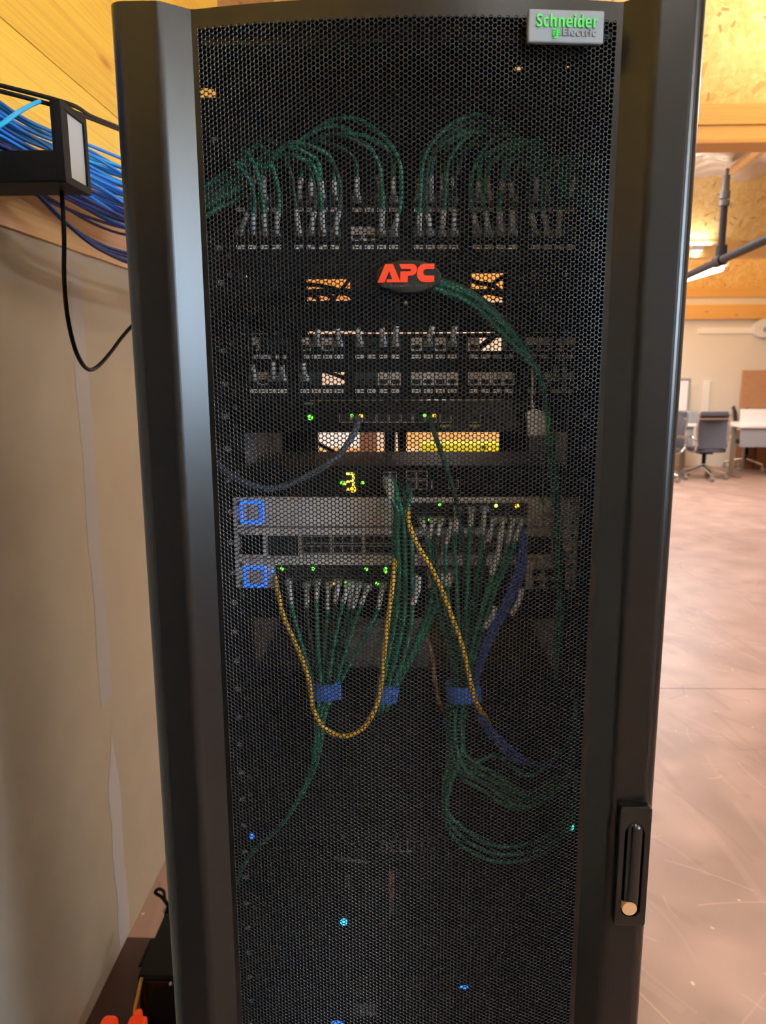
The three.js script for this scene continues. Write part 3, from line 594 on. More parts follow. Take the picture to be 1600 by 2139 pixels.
// small black switch
{
  const t = device('network_switch', 'thin black network switch with a row of eight ports above the open gap', 'network switch', 2, 1, 0.20, M.darkGloss);
  const shell = (px0, px1, py0, py1) => { const p = lp(t, px0, py1), q = lp(t, px1, py0), w = q.x - p.x, h = q.y - p.y; const g = mesh('port', extrude((() => { const s = poly([[-w / 2, -h / 2], [w / 2, -h / 2], [w / 2, h / 2], [w / 2 - 0.0011, h / 2], [w / 2 - 0.0011, -h / 2 + 0.0014], [-w / 2 + 0.0011, -h / 2 + 0.0014], [-w / 2 + 0.0011, h / 2], [-w / 2, h / 2]]); return s; })(), 0.002), M.zinc, t, V((p.x + q.x) / 2, (p.y + q.y) / 2, 0.0045)); mesh('port_cavity', box(w - 0.002, h, 0.0008, 0, 0.0006, 0.0004), M.hole, g); };
  for (let i = 0; i < 7; i++) shell(709 + i * 25.4 + (i > 1 ? 1.5 : 0), 733 + i * 25.4 + (i > 1 ? 1.5 : 0), 866, 883);
  shell(888, 912, 866, 883); shell(918, 943, 866, 883); shell(979, 1004, 866, 883);
  for (const px of [931, 991]) mesh('label_tab', box(0.015, 0.004, 0.001), S(L(0.3, 0.26, 0.08), 0.6), t, lp(t, px, 890, 0.001));
  led(t, 648, 872, G.green, 'green lit indicator', 0.0034); led(t, 735, 868, G.green, 'green lit indicator', 0.002); led(t, 754, 869, G.amber, 'amber lit indicator', 0.0026); led(t, 887, 867, G.green, 'green lit indicator', 0.0022); led(t, 907, 868, G.amber, 'amber lit indicator', 0.0022);
  mesh('label_tab', box(0.012, 0.003, 0.0008), S(L(0.16, 0.16, 0.16), 0.6), t, lp(t, 645, 843, 0.0006));
}
// black appliance with a lit number display
{
  const t = device('network_appliance', 'black rack appliance with a glowing yellow number display', 'network device', 0, 1, 0.175, M.panel);
  const d0 = lp(t, 722, 1021), d1 = lp(t, 741, 989), cx = (d0.x + d1.x) / 2, cy = (d0.y + d1.y) / 2, w = d1.x - d0.x, h = d1.y - d0.y, seg = [];
  for (const [dx, dy, sw, sh] of [[0.0, 0.5, 0.8, 0.13], [0.36, 0.25, 0.22, 0.42], [0.0, 0.0, 0.8, 0.13], [0.36, -0.25, 0.22, 0.42], [0.0, -0.5, 0.8, 0.13], [-0.5, -0.12, 0.22, 0.2]]) seg.push(box(sw * w, sh * h, 0.0012, dx * w, dy * h, 0.0006));
  const s = mesh('number_display', rbox(w * 1.6, h * 1.35, 0.002, 0.0006), M.hole, t, V(cx, cy, 0.005), 'lit yellow digit display');
  mesh('lit_digit', seg.map((g) => g.translate(0, 0, 0.001)), G.digits, s);
  led(t, 715, 1009, G.green, 'green lit indicator', 0.0028); led(t, 757, 1009, G.green, 'green lit indicator', 0.0024); led(t, 737, 1022, G.amber, 'amber lit indicator', 0.0042);
  const frame = (px0, px1, py0, py1) => { const p = lp(t, px0, py1), q = lp(t, px1, py0); const g = mesh('port', extrude(ring(q.x - p.x, q.y - p.y, 0.0006, 0.0011), 0.002), M.zinc, t, V((p.x + q.x) / 2, (p.y + q.y) / 2, 0.0045)); mesh('port_cavity', box(q.x - p.x - 0.001, q.y - p.y - 0.001, 0.0006, 0, 0, 0.0004), M.hole, g); };
  frame(801, 815, 985, 1021); frame(815, 829, 985, 1021); frame(848, 870, 983, 1001); frame(870, 893, 983, 1001); frame(848, 870, 1003, 1022); frame(870, 893, 1003, 1022); frame(936, 958, 1002, 1021);
  mesh('status_bar', box(0.002, 0.012, 0.001), M.zinc, t, lp(t, 902, 1013, 0.001));
}
// three silver switches
const ringGeo = (t, px0, px1, py0, py1) => { const p = lp(t, px0, py1), q = lp(t, px1, py0); return [extrude(ring(q.x - p.x, q.y - p.y, 0.0035, 0.0034), 0.0012), V((p.x + q.x) / 2, (p.y + q.y) / 2, 0.0046)]; };
const plateAt = (t, name, mat, px0, px1, py0, py1, dz = 0.001, label) => { const p = lp(t, px0, py1), q = lp(t, px1, py0); return mesh(name, box(q.x - p.x, q.y - p.y, 0.002), mat, t, V((p.x + q.x) / 2, (p.y + q.y) / 2, 0.004 + dz), label); };
const rj = extrude((() => { const s = rrect(0.0142, 0.0118, 0.0005); s.holes.push(poly([[-0.0058, -0.0046], [0.0058, -0.0046], [0.0058, 0.0046], [-0.0058, 0.0046]].reverse())); return s; })(), 0.0016);
const darkTrim = S(L(0.05, 0.05, 0.055), 0.4);
function portBank(t, blocks, ys, mat) { for (const [a, b, n] of blocks) for (const y of ys) for (let i = 0; i < n; i++) mesh('port', rj, mat, t, lp(t, a + (b - a) * (i + 0.5) / n, y, 0.0021)); }
{
  const t = device('silver_switch', 'uppermost silver switch with a lit blue square and plain left half', 'network switch', -1, 1, 0.28, M.silver);
  mesh('touch_screen', ...ringGeo(t, 502, 549, 1047, 1093).slice(0, 1), G.ring, t, ringGeo(t, 502, 549, 1047, 1093)[1], 'lit blue square outline');
  plateAt(t, 'port_recess', M.hole, 846, 1102, 1050, 1099);
  portBank(t, [[852, 932, 4], [936, 1016, 4], [1020, 1100, 4]], [1063, 1086], darkTrim);
  led(t, 853, 1055, G.green, 'green lit indicator'); led(t, 919, 1055, G.green, 'green lit indicator'); led(t, 897, 1086, G.green, 'green lit indicator', 0.0018); led(t, 1036, 1057, G.yellow, 'yellow lit indicator', 0.0026); led(t, 1080, 1057, G.amber, 'amber lit indicator', 0.0028);
  mesh('seam', box(0.43, 0.0008, 0.0006), M.dark, t, lp(t, 838, 1100, 0.0003));
}
{
  const t = device('silver_switch', 'middle silver switch with a dark unlit square and rows of empty ports', 'network switch', -2, 1, 0.28, M.silver);
  plateAt(t, 'touch_screen', M.darkGloss, 504, 549, 1117, 1158, 0.0005, 'dark unlit square screen');
  plateAt(t, 'slot_recess', M.hole, 561, 622, 1119, 1160, 0.0004);
  const groups = [[632, 690], [696, 756], [762, 820], [842, 920], [928, 1010], [1018, 1090]];
  for (const [a, b] of groups) plateAt(t, 'port_recess', M.hole, a - 1, b + 1, 1117, 1158, 0.0002);
  portBank(t, groups.map(([a, b]) => [a, b, 3]), [1127, 1148], M.silverTrim);
  plateAt(t, 'slot_recess', M.hole, 1102, 1150, 1120, 1158, 0.0004);
}
{
  const t = device('silver_switch', 'lowest silver switch with a lit blue square and dark port bank', 'network switch', -3, 1, 0.28, M.silver);
  mesh('touch_screen', ringGeo(t, 511, 555, 1183, 1226)[0], G.ring, t, ringGeo(t, 511, 555, 1183, 1226)[1], 'lit blue square outline');
  plateAt(t, 'port_recess', M.hole, 578, 1096, 1181, 1232);
  portBank(t, [[596, 676, 4], [680, 760, 4], [764, 844, 4], [848, 928, 4], [932, 1012, 4], [1016, 1096, 4]], [1196, 1218], darkTrim);
  for (const [px, py] of [[589, 1188], [654, 1188], [765, 1189], [805, 1188], [805, 1194], [723, 1218], [787, 1219], [1037, 1218]]) led(t, px, py, G.green, 'green lit indicator', px === 1037 ? 0.0014 : 0.0024);
  led(t, 697, 1219, G.amber, 'amber lit indicator', 0.002);
  mesh('side_light', box(0.003, 0.013, 0.001), G.blue, t, lp(t, 568, 1198, 0.001), 'small lit blue bar');
  for (const [px, py] of [[1122, 1196], [1147, 1196], [1122, 1219], [1147, 1219]]) { const g = mesh('fibre_slot', rj, M.silverTrim, t, lp(t, px, py, 0.0014)); mesh('slot_cavity', box(0.0125, 0.0105, 0.0008), M.hole, g); }
}
// lower part of the rack: blank plates, a shelf with a grey box, servers and a battery unit
function blank(u, n, label) {
  const y = U0 + u * U, h = n * U - 0.001, t = thing('blank_panel', label, 'panel', V(0, y, ZR));
  mesh('plate', rbox(0.4826, h, 0.003, 0.001, 0, h / 2, 0.002), M.panel, t);
  mesh('fold', [span(-0.23, 0.23, 0.001, 0.003, -0.012, 0.001), span(-0.23, 0.23, h - 0.003, h - 0.001, -0.012, 0.001)], M.panel, t);
  for (const sx of [-1, 1]) for (const f of n > 1 ? [0.12, 0.88] : [0.2, 0.8]) mesh('screw', new THREE.CylinderGeometry(0.0032, 0.0032, 0.002, 10).rotateX(Math.PI / 2), M.screw, t, V(sx * 0.2325, h * f, 0.0042));
}
blank(9, 3, 'tall black blank plate at the very top of the rack behind the arching green cords');
blank(-4, 1, 'narrow black blank plate just under the lowest silver switch');
{
  const y = U0 - 6 * U - 0.0, t = thing('rack_shelf', 'black rack shelf carrying the grey box under the silver switches', 'shelf', V(0, y, ZR));
  mesh('tray', [span(-0.22, 0.22, 0, 0.002, -0.4, 0.002), span(-0.22, 0.22, 0, 0.012, 0.0, 0.003)], M.panel, t);
  for (const s of [-1, 1]) mesh('mounting_ear', span(s * 0.219, s * 0.2413, 0, 2 * U - 0.002, 0, 0.003), M.panel, t);
  mesh('back_stop', span(-0.22, 0.22, 0.002, 2 * U - 0.002, -0.4, -0.398), M.panel, t);
  const p = at(718, 1390, ZR - 0.02), q = at(897, 1302, ZR - 0.02), g = thing('grey_box', 'light grey box on the shelf behind the green cord bundle', 'box', V((p.x + q.x) / 2, y + 0.0022, ZR - 0.1));
  const top = q.y - y - 0.004;
  mesh('body', rbox(q.x - p.x, top, 0.16, 0.004, 0, top / 2, 0), S(L(0.30, 0.28, 0.29), 0.5), g);
  mesh('lid_seam', box(q.x - p.x + 0.001, 0.0012, 0.161, 0, top * 0.8, 0), M.dark, g);
}
{
  const y = U0 - 7 * U, t = thing('pass_through_panel', 'narrow black plate with a slot that takes the middle bundle', 'panel', V(0, y, ZR)), a = lp(t, 768, 1499), b = lp(t, 818, 1478);
  const s = rrect(0.4826, U - 0.001, 0.001, 0, U / 2); s.holes.push(poly([[a.x, a.y], [a.x, b.y], [b.x, b.y], [b.x, a.y]]));
  mesh('plate', extrude(s, 0.003), M.panel, t);
  for (const sx of [-1, 1]) for (const f of [0.2, 0.8]) mesh('screw', new THREE.CylinderGeometry(0.0032, 0.0032, 0.002, 10).rotateX(Math.PI / 2), M.screw, t, V(sx * 0.2325, U * f, 0.004));
}
blank(-10, 3, 'tall black blank plate behind the yellow cord loop');
{
  const t = device('server', 'black server with faint maker lettering on its bezel and a green light', 'server', -12, 2, 0.6, M.dark);
  const h = 2 * U;
  mesh('bezel', rbox(0.43, h - 0.008, 0.012, 0.003, 0, h / 2, 0.008), M.panel, t);
  const pale = S(L(0.13, 0.12, 0.13), 0.5);
  const p = at(795, 1780, ZR + 0.015), q = at(861, 1757, ZR + 0.015), r = at(920, 1757, ZR + 0.015);
  mesh('lettering', fitText('DELL', q.x - p.x, q.y - p.y, 0.001), pale, t, V(p.x, p.y - t.position.y, 0.014), 'pale grey maker lettering');
  mesh('lettering', fitText('EMC', r.x - q.x - 0.004, q.y - p.y, 0.0008, fontThin), S(L(0.07, 0.065, 0.07), 0.5), t, V(q.x + 0.003, p.y - t.position.y, 0.014), 'faint maker lettering');
  for (const [x0, y0, x1, y1] of [[708, 1738, 722, 1758], [760, 1760, 776, 1732], [722, 1762, 758, 1762], [823, 1732, 832, 1750], [884, 1750, 892, 1730], [915, 1742, 936, 1754]]) { const a = at(x0, y0, ZR + 0.015).sub(t.position), b = at(x1, y1, ZR + 0.015).sub(t.position); mesh('bezel_rib', rod(a, b, 0.0013, 8), S(L(0.06, 0.055, 0.06), 0.5), t); }
  led(t, 526, 1747, G.blue, 'blue lit bar', 0.0035); led(t, 1192, 1728, G.teal, 'green lit indicator', 0.0046);
}
{
  const t = device('server', 'black server with a bright blue round light and a reddish upright strip', 'server', -15, 3, 0.6, M.dark);
  const h = 3 * U;
  for (let i = 0; i < 4; i++) mesh('drive_tray', rbox(0.1, h - 0.014, 0.008, 0.002, -0.162 + i * 0.108, h / 2, 0.007), M.panel, t);
  led(t, 718, 1926, G.cyan, 'blue lit round indicator', 0.005);
  plateAt(t, 'red_strip', S(L(0.20, 0.065, 0.05), 0.5), 811, 824, 1812, 1866, 0.009, 'dull red upright strip');
  plateAt(t, 'red_strip', S(L(0.09, 0.07, 0.08), 0.5), 812, 823, 1866, 1900, 0.009, 'grey end of the strip');
  const tag2 = plateAt(t, 'sticker', S(L(0.10, 0.095, 0.085), 0.7), 700, 770, 1786, 1792, 0.009, 'worn pale sticker edge'); tag2.rotation.z = -0.12;
  plateAt(t, 'sticker', S(L(0.075, 0.07, 0.055), 0.7), 722, 732, 1818, 1846, 0.009);
}
blank(-17, 2, 'black blank plate just below the server with the round blue light');
{
  const t = device('battery_unit', 'black battery unit at the bottom of the view with small blue and green lights', 'battery unit', -20, 3, 0.5, M.dark);
  mesh('bezel', rbox(0.43, 3 * U - 0.01, 0.012, 0.003, 0, 1.5 * U, 0.008), M.panel, t);
  led(t, 892, 2060, G.teal, 'small green lit indicator', 0.0022);
  mesh('indicator_light', new THREE.SphereGeometry(0.004, 12, 8).scale(2.0, 0.8, 0.5), G.blue, t, lp(t, 968, 2062, 0.01), 'blue lit bar');
  mesh('indicator_light', new THREE.SphereGeometry(0.0055, 12, 8).scale(2.0, 1, 0.5), G.blue, t, lp(t, 705, 2138, 0.01), 'blue lit bar');
  led(t, 633, 2136, G.teal, 'small green lit indicator', 0.0025);
  plateAt(t, 'sticker', S(L(0.09, 0.09, 0.085), 0.7), 742, 785, 2085, 2108, 0.011);
}

// ---------- cords ----------
const local = (pts) => pts.map((p) => p.clone().sub(pts[0]));
function cord(name, label, category, group, pts, r, mat, bootLen = 0, seg = 48) {
  const t = thing(name, label, category, pts[0], group), c = curveOf(local(pts));
  mesh('cable', new THREE.TubeGeometry(c, seg, r, 8), mat, t);
  if (bootLen) {
    const len = c.getLength(), n = 8, q = []; for (let i = 0; i <= n; i++) q.push(c.getPointAt(Math.min(1, (0.012 + bootLen * i / n) / len)));
    mesh('boot', new THREE.TubeGeometry(curveOf(q), 10, r * 1.22, 8), M.boot, t, undefined, 'milky clear strain relief boot');
    const d = c.getPointAt(0.013 / len);
    mesh('plug', rbox(0.0115, 0.0075, 0.014, 0.001), M.plug, t, d.clone().multiplyScalar(0.4));
  }
  return t;
}
const RG = 0.0029, ORD = ['first', 'second', 'third', 'fourth', 'fifth', 'sixth', 'seventh', 'eighth', 'ninth', 'tenth', 'eleventh'];
// upper patch panel: cords rise from the ports and arch to both sides
const skip = { 0: [0, 3, 9, 22], 1: [8, 9, 23] };
const tiltA = [28, 2, -8, 6, -8, 14, -4, 10, 0, 0, 4, 12, 2, -14, 3, -2, -12, -10, -6, 2, -14, -6, 4, 10];
for (let r = 0; r < 2; r++) for (let i = 0; i < 24; i++) {
  if (skip[r].includes(i)) continue;
  const px = portX(blocksA, i), py = rowsA[r][0], k = (r ? tiltA[i] : tiltA[23 - i] * 0.7) + jit(5), left = px < 850;
  const zf = ZR + 0.036 + jit(0.006), f = left ? (px - 490) / 360 : (1210 - px) / 360;
  const pk = 345 - f * 88 - r * 12 + jit(16), sgn = left ? -1 : 1, pts = [at(px, py, ZR + 0.005), at(px, py - 3, ZR + 0.024), at(px + k * 0.25, py - 22, zf), at(px + k, py - 80, zf + 0.004)];
  const run = 40 + f * 70 + jit(14);
  pts.push(at(px + k + sgn * 14, (py - 80) * 0.4 + pk * 0.6 + 6, zf + 0.014), at(px + k + sgn * run, pk, zf + 0.016 + jit(0.01)), at(left ? 500 + f * 60 + jit(14) : 1180 - f * 60 + jit(14), pk + 40 + f * 50 + jit(16), ZR + 0.03 + jit(0.008)));
  const e = V(sgn * (0.272 + jit(0.012)), pts[pts.length - 1].y - 0.05, ZR + 0.012 + rnd() * 0.02);
  pts.push(e, V(e.x, e.y - 0.25, e.z));
  const side = left ? 'left' : 'right';
  cord('green_patch_cable', `green patch cord in ${ORD[i % 4]} port, ${ORD[Math.floor(i / 4)]} block, ${r ? 'lower' : 'upper'} row of top panel, arching ${side}`, 'patch cord', 'green cords plugged into the top patch panel', pts, RG, rnd() < 0.25 ? M.greenDark : M.green, 0.036);
}
// lower patch panel: dark cords rising from their ports
for (const [r, i, k, up] of [[0, 5, 8, 60], [0, 7, -8, 60], [0, 8, -10, 62], [0, 10, -8, 60], [0, 11, 4, 58], [0, 13, 16, 60], [0, 15, 12, 66], [1, 0, -8, 80], [1, 2, 0, 66], [1, 3, -4, 74], [1, 4, -10, 70], [1, 22, -4, 70]]) {
  const px = portX(blocksB, i), py = rowsB[r][0], zf = ZR + 0.034 + jit(0.004), left = px < 850, sg = left ? -1 : 1;
  const pts = [at(px, py, ZR + 0.005), at(px, py - 3, ZR + 0.022), at(px + k * 0.3, py - 24, zf), at(px + k, py - up, zf), at(px + k + sg * 10, py - up - 40, zf - 0.006), at(left ? 520 : 1170, 640 + jit(12), ZR + 0.02), V(sg * 0.268, at(0, 690, ZR).y, ZR + 0.012)];
  cord('dark_patch_cable', `dark patch cord in ${ORD[i % 4]} port, ${ORD[Math.floor(i / 4)]} block, ${r ? 'lower' : 'upper'} row of lower panel`, 'patch cord', 'dark cords plugged into the lower patch panel', pts, RG, M.black, 0.03);
}
// cords crossing the openings at the back of the rack
for (const [label, q, r] of [
  ['black cord crossing the left opening of the black plate, sagging', [[560, 600], [640, 594], [690, 601], [740, 618], [800, 650]], 0.004],
  ['black cord slanting up across the left opening of the black plate', [[640, 680], [690, 630], [715, 603], [740, 570], [775, 530]], 0.0038],
  ['black cord slanting down across the right opening of the black plate', [[950, 560], [990, 588], [1030, 597], [1060, 618], [1110, 640]], 0.0045],
  ['black cord rising across the right opening of the black plate', [[960, 640], [1010, 612], [1040, 585], [1075, 566], [1120, 540]], 0.004],
  ['black cord crossing the two bright gaps of the lower patch panel', [[590, 760], [660, 770], [712, 787], [760, 805], [820, 812]], 0.004],
  ['black cord slanting in the right bright gap of the lower patch panel', [[960, 760], [1000, 728], [1022, 710], [1050, 690], [1080, 660]], 0.006],
  ['black cord across the left part of the open rack gap', [[600, 880], [650, 918], [690, 940], [740, 965], [780, 990]], 0.0035]]) {
  cord('power_cable', label, 'cord', null, q.map(([x, y], i) => at(x, y, -0.62 - 0.04 * i)), r, M.black, 0);
}
for (const [k, px] of [[0, 806], [1, 819], [2, 834], [3, 843]]) {
  const pts = [at(px + jit(6), 700, -0.75), at(px, 860, -0.74), at(px + jit(4), 935, -0.73), at(px + jit(5), 1000, -0.72), at(px, 1200, -0.72)];
  cord('power_cable', `thick power cord hanging behind the middle of the open rack gap, ${ORD[k]} from the left`, 'cord', 'power cords hanging at the middle of the rack back', pts, 0.0052 + 0.001 * (k % 2), k === 0 ? M.slate : M.black, 0);
}
{
  const p = at(628, 975, -0.5), q = at(664, 890, -0.5), t = thing('metal_bracket', 'grey metal bracket at the left of the open rack gap', 'bracket', V(p.x, p.y, -0.5));
  mesh('plate', [box(q.x - p.x, q.y - p.y, 0.003, (q.x - p.x) / 2, (q.y - p.y) / 2, 0), box(0.003, q.y - p.y, 0.05, 0, (q.y - p.y) / 2, -0.025)], S(L(0.12, 0.12, 0.13), 0.5), t);
  mesh('bolt', cyl(0.004, 0.004, 0.004).rotateX(Math.PI / 2).translate((q.x - p.x) / 2, 0.02, 0.003), M.steel, t);
  const a = at(494, 966, ZR - 0.03), b = at(532, 899, ZR - 0.03), g = thing('metal_bracket', 'pale metal bracket at the far left end of the open rack gap', 'bracket', V(a.x, a.y, ZR - 0.03));
  mesh('plate', [box(b.x - a.x, b.y - a.y, 0.003, (b.x - a.x) / 2, (b.y - a.y) / 2, 0), box(0.003, b.y - a.y, 0.08, 0, (b.y - a.y) / 2, -0.04)], S(L(0.2, 0.19, 0.2), 0.5), g);
  mesh('bolt', cyl(0.004, 0.004, 0.004).rotateX(Math.PI / 2).translate(0.012, 0.012, 0.003), M.steel, g);
}
// slate cord from the small switch to the left channel
cord('slate_cable', 'slate blue cord swooping from the small black switch down to the left side', 'cord', null, [[748, 872, 0.006], [747, 884, 0.05], [738, 908, 0.07], [705, 953, 0.075], [640, 995, 0.075], [565, 1021, 0.07], [510, 1008, 0.06], [470, 985, 0.045], [452, 965, 0.03]].map(([x, y, d]) => at(x, y, ZR + d)), 0.0042, M.slate, 0, 64);
cord('dark_green_cable', 'dark green cord falling from the small black switch past the yellow case', 'cord', null, [[898, 872, 0.006], [899, 880, 0.035], [904, 895, 0.045], [918, 935, 0.05], [935, 985, 0.05], [952, 1040, 0.048], [962, 1100, 0.04], [972, 1180, 0.045], [975, 1280, 0.05], [968, 1445, 0.06]].map(([x, y, d]) => at(x, y, ZR + d)), 0.0034, M.greenDark, 0, 64);
// green cords dropping from the oval badge to the right side channel
for (let k = 0; k < 7; k++) {
  const o = k * 4.5, d = 0.035 + 0.004 * (k % 3);
  cord('green_patch_cable', `green cord slanting into the right side channel, ${ORD[k]} from the top`, 'patch cord', 'green cords slanting into the right side channel', [[820 + o, 575 + k], [915, 583 + o], [990 - o * 0.3, 612 + o], [1052 - o * 0.4, 668 + o], [1100 - o * 0.3, 730 + o * 0.6], [1135 + jit(6), 800], [1150 + jit(9), 900], [1162 + jit(9), 1020], [1168 + jit(9), 1180], [1166 + jit(8), 1300], [1160 + jit(8), 1420]].map(([x, y], i) => at(x, y, ZR + d + (i > 4 ? 0.012 : 0))), RG, k % 3 ? M.green : M.greenDark, 0, 72);
}
{
  const t = cord('white_cable', 'thin white cord ending in a white tag at the right of the rack', 'cord', null, [[1104, 742, 0.03], [1110, 760, 0.045], [1112, 800, 0.05], [1111, 840, 0.05], [1116, 858, 0.05]].map(([x, y, d]) => at(x, y, ZR + d)), 0.0017, M.whitePlastic, 0, 30);
  const c = at(1120, 884, ZR + 0.05).sub(t.position);
  const g = mesh('adapter', extrude(poly([[-0.0125, 0.012], [-0.004, 0.018], [0.0125, 0.012], [0.0155, -0.013], [-0.0085, -0.015]]), 0.012, 0.0015), M.whitePlastic, t, c, 'white adapter block');
  g.position.z -= 0.006;
  cord('thin_cable', 'thin grey cord hanging straight down at the right end of the rack', 'cord', null, [[1128, 905, 0.03], [1134, 960, 0.03], [1134, 1040, 0.03], [1136, 1100, 0.03]].map(([x, y, d]) => at(x, y, ZR + d)), 0.0012, M.slate, 0, 24);
  cord('grey_cable', 'pale grey cord hanging beside the adapter from the lower patch panel', 'cord', null, [[1176, 738, 0.02], [1177, 760, 0.03], [1180, 790, 0.03], [1178, 820, 0.02]].map(([x, y, d]) => at(x, y, ZR + d)), 0.0022, M.boot, 0, 24);
}
// middle bundle: from the appliance down to the middle strap
for (let k = 0; k < 9; k++) {
  const x0 = k < 4 ? 808 + 6 * (k % 2) : k < 7 ? 822 : 838 + (k - 7) * 12, y0 = k < 7 ? 1000 + (k % 3) * 6 : 1012, w = (k - 4) * 4.6, d = 0.036 + 0.008 * (k % 3);
  cord('green_patch_cable', `green patch cord falling from the black appliance, ${ORD[k]} from the left in the middle bundle`, 'patch cord', 'green cords of the middle bundle', [at(x0, y0, ZR + 0.006), at(x0 + 1, y0 + 4, ZR + 0.026), ...[[x0 + 8, y0 + 28], [826 + k * 2.6, 1066], [840 + w, 1120], [843 + w, 1200], [838 + w * 1.2, 1290], [822 + w * 1.2, 1370], [804 + w * 0.75, 1445], [796 + w * 0.6, 1478]].map(([x, y]) => at(x, y, ZR + d)), at(790 + w * 0.4, 1492, ZR - 0.02), at(786 + w * 0.4, 1496, ZR - 0.12)], RG, k % 4 === 3 ? M.greenDark : M.green, k < 4 ? 0.04 : 0, 80);
}
// right bundle: from the uppermost silver switch to the right strap and on into wide loops
const rb = [[880, 1085, 890, 1112], [905, 1086, 897, 1124], [922, 1085, 910, 1134], [944, 1086, 930, 1150], [955, 1063, 950, 1140], [985, 1064, 982, 1120], [1012, 1063, 1004, 1150], [1030, 1086, 1012, 1170], [1050, 1086, 1040, 1168], [1072, 1086, 1046, 1190], [1090, 1086, 1062, 1170]];
rb.forEach(([x0, y0, x1, y1], k) => {
  const f = k / 10, d = 0.036 + 0.007 * (k % 3), gx = 944 + f * 44;
  const drop = [[930 + 4 * k, 1500], [938 + 3.4 * k, 1560 + 8 * (k % 4)]];
  const big = k % 4 === 0, low = big ? 1800 - 4 * k : 1705 - 12 * (k % 5) - 4 * k, turn = big ? 1040 : 1075 + 3 * k;
  const loop = [[big ? 925 + k : 955 + 3.2 * k, big ? 1690 : 1620 - 3 * k], [big ? 955 + k : 1000 + 4 * k, low - 42], [turn, low], [1140 + jit(8), low - 18], [1190, low - 74], [1206, low - 160]];
  cord('green_patch_cable', `green patch cord under the uppermost silver switch, ${ORD[k]} from the left in the right bundle`, 'patch cord', 'green cords of the right bundle', [at(x0, y0, ZR + 0.008), at(x0, y0 + 3, ZR + 0.026), ...[[x0 * 0.6 + x1 * 0.4, y0 * 0.6 + y1 * 0.4], [x1, y1], [x1 * 0.55 + gx * 0.45 - (k < 4 ? 6 : 0), 1250], [gx, 1390], [gx - 4, 1450], ...drop, ...loop].map(([x, y]) => at(x, y, ZR + d))], RG, k % 5 === 2 ? M.greenDark : M.green, 0.04, 110);
});
// inner strands crossing from the right bundle to the middle strap
for (let k = 0; k < 5; k++) cord('green_patch_cable', `green cord slanting down to the middle blue strap, ${ORD[k]} from the left`, 'patch cord', 'green cords slanting to the middle strap', [at(900 + k * 12, 1196, ZR + 0.008), ...[[900 + k * 12, 1204], [897 + k * 9, 1232], [886 + k * 5, 1290], [854 + k * 3, 1370], [812 + k * 3, 1446], [800 + k * 2, 1480]].map(([x, y]) => at(x, y, ZR + 0.034 + 0.004 * (k % 2))), at(796, 1494, ZR - 0.03)], RG, k % 2 ? M.green : M.greenDark, 0.03, 60);
// blue cords on the right
for (let k = 0; k < 3; k++) cord('blue_patch_cable', `blue patch cord curving through the right strap, ${ORD[k]} from the left`, 'patch cord', 'blue cords at the right of the bundle', [at(1088 + k * 4, 1086 + k * 22, ZR + 0.008), ...[[1092 + k * 3, 1120 + k * 14], [1078 + k * 8, 1190], [1052 + k * 8, 1260], [1022 + k * 7, 1320], [998 + k * 5, 1385], [988 + k * 3, 1448], [1000 + k * 5, 1500], [1030 + k * 9, 1545], [1080 + k * 12, 1590], [1150 + k * 6, 1600]].map(([x, y]) => at(x, y, ZR + 0.05 + k * 0.003))], RG, M.blueCord, 0, 70);
for (const [a, b] of [[[1047, 1108], [1026, 1200]], [[1034, 1268], [1012, 1312]], [[1090, 1230], [1068, 1284]], [[874, 1204], [862, 1262]]]) {
  const m = [(a[0] + b[0]) / 2 + 4, (a[1] + b[1]) / 2];
  cord('clear_boot_sleeve', `milky sleeve hanging among the right cords near ${a[0] > 1080 ? 'the far right port block' : a[0] > 1040 ? 'the amber lights' : a[0] > 1000 ? 'the blue cords' : 'the middle bundle'}`, 'cable sleeve', null, [a, m, b].map(([x, y]) => at(x, y, ZR + 0.07)), RG * 1.4, M.boot, 0, 14);
}
// left bundle: from the lowest silver switch to the left strap
[[603, 1215, 608, 1262], [641, 1222, 641, 1287], [662, 1216, 661, 1271], [686, 1222, 683, 1282], [706, 1216, 699, 1270], [727, 1218, 708, 1294], [736, 1220, 727, 1280], [750, 1222, 728, 1308], [768, 1226, 748, 1280], [800, 1222, 788, 1276]].forEach(([x0, y0, x1, y1], k) => {
  const f = k / 9, d = 0.036 + 0.006 * (k % 3), gx = 660 + f * 40;
  cord('green_patch_cable', `green patch cord under the lowest silver switch, ${ORD[k]} from the left in the left bundle`, 'patch cord', 'green cords of the left bundle', [at(x0, y0, ZR + 0.008), at(x0, y0 + 3, ZR + 0.026), ...[[x0 * 0.6 + x1 * 0.4, y0 * 0.6 + y1 * 0.4], [x1, y1], [x1 * 0.5 + gx * 0.5, 1360], [gx, 1446], [658 + f * 22, 1490], [652 + f * 18, 1560], [640 + f * 6, 1630], [590, 1720], [520, 1790]].map(([x, y], i) => at(x, y, ZR + (i > 5 ? 0.02 : d))), V(-0.268, at(480, 1860, ZR).y, ZR + 0.02)], RG, k % 3 === 1 ? M.greenDark : M.green, 0.04, 90);
});
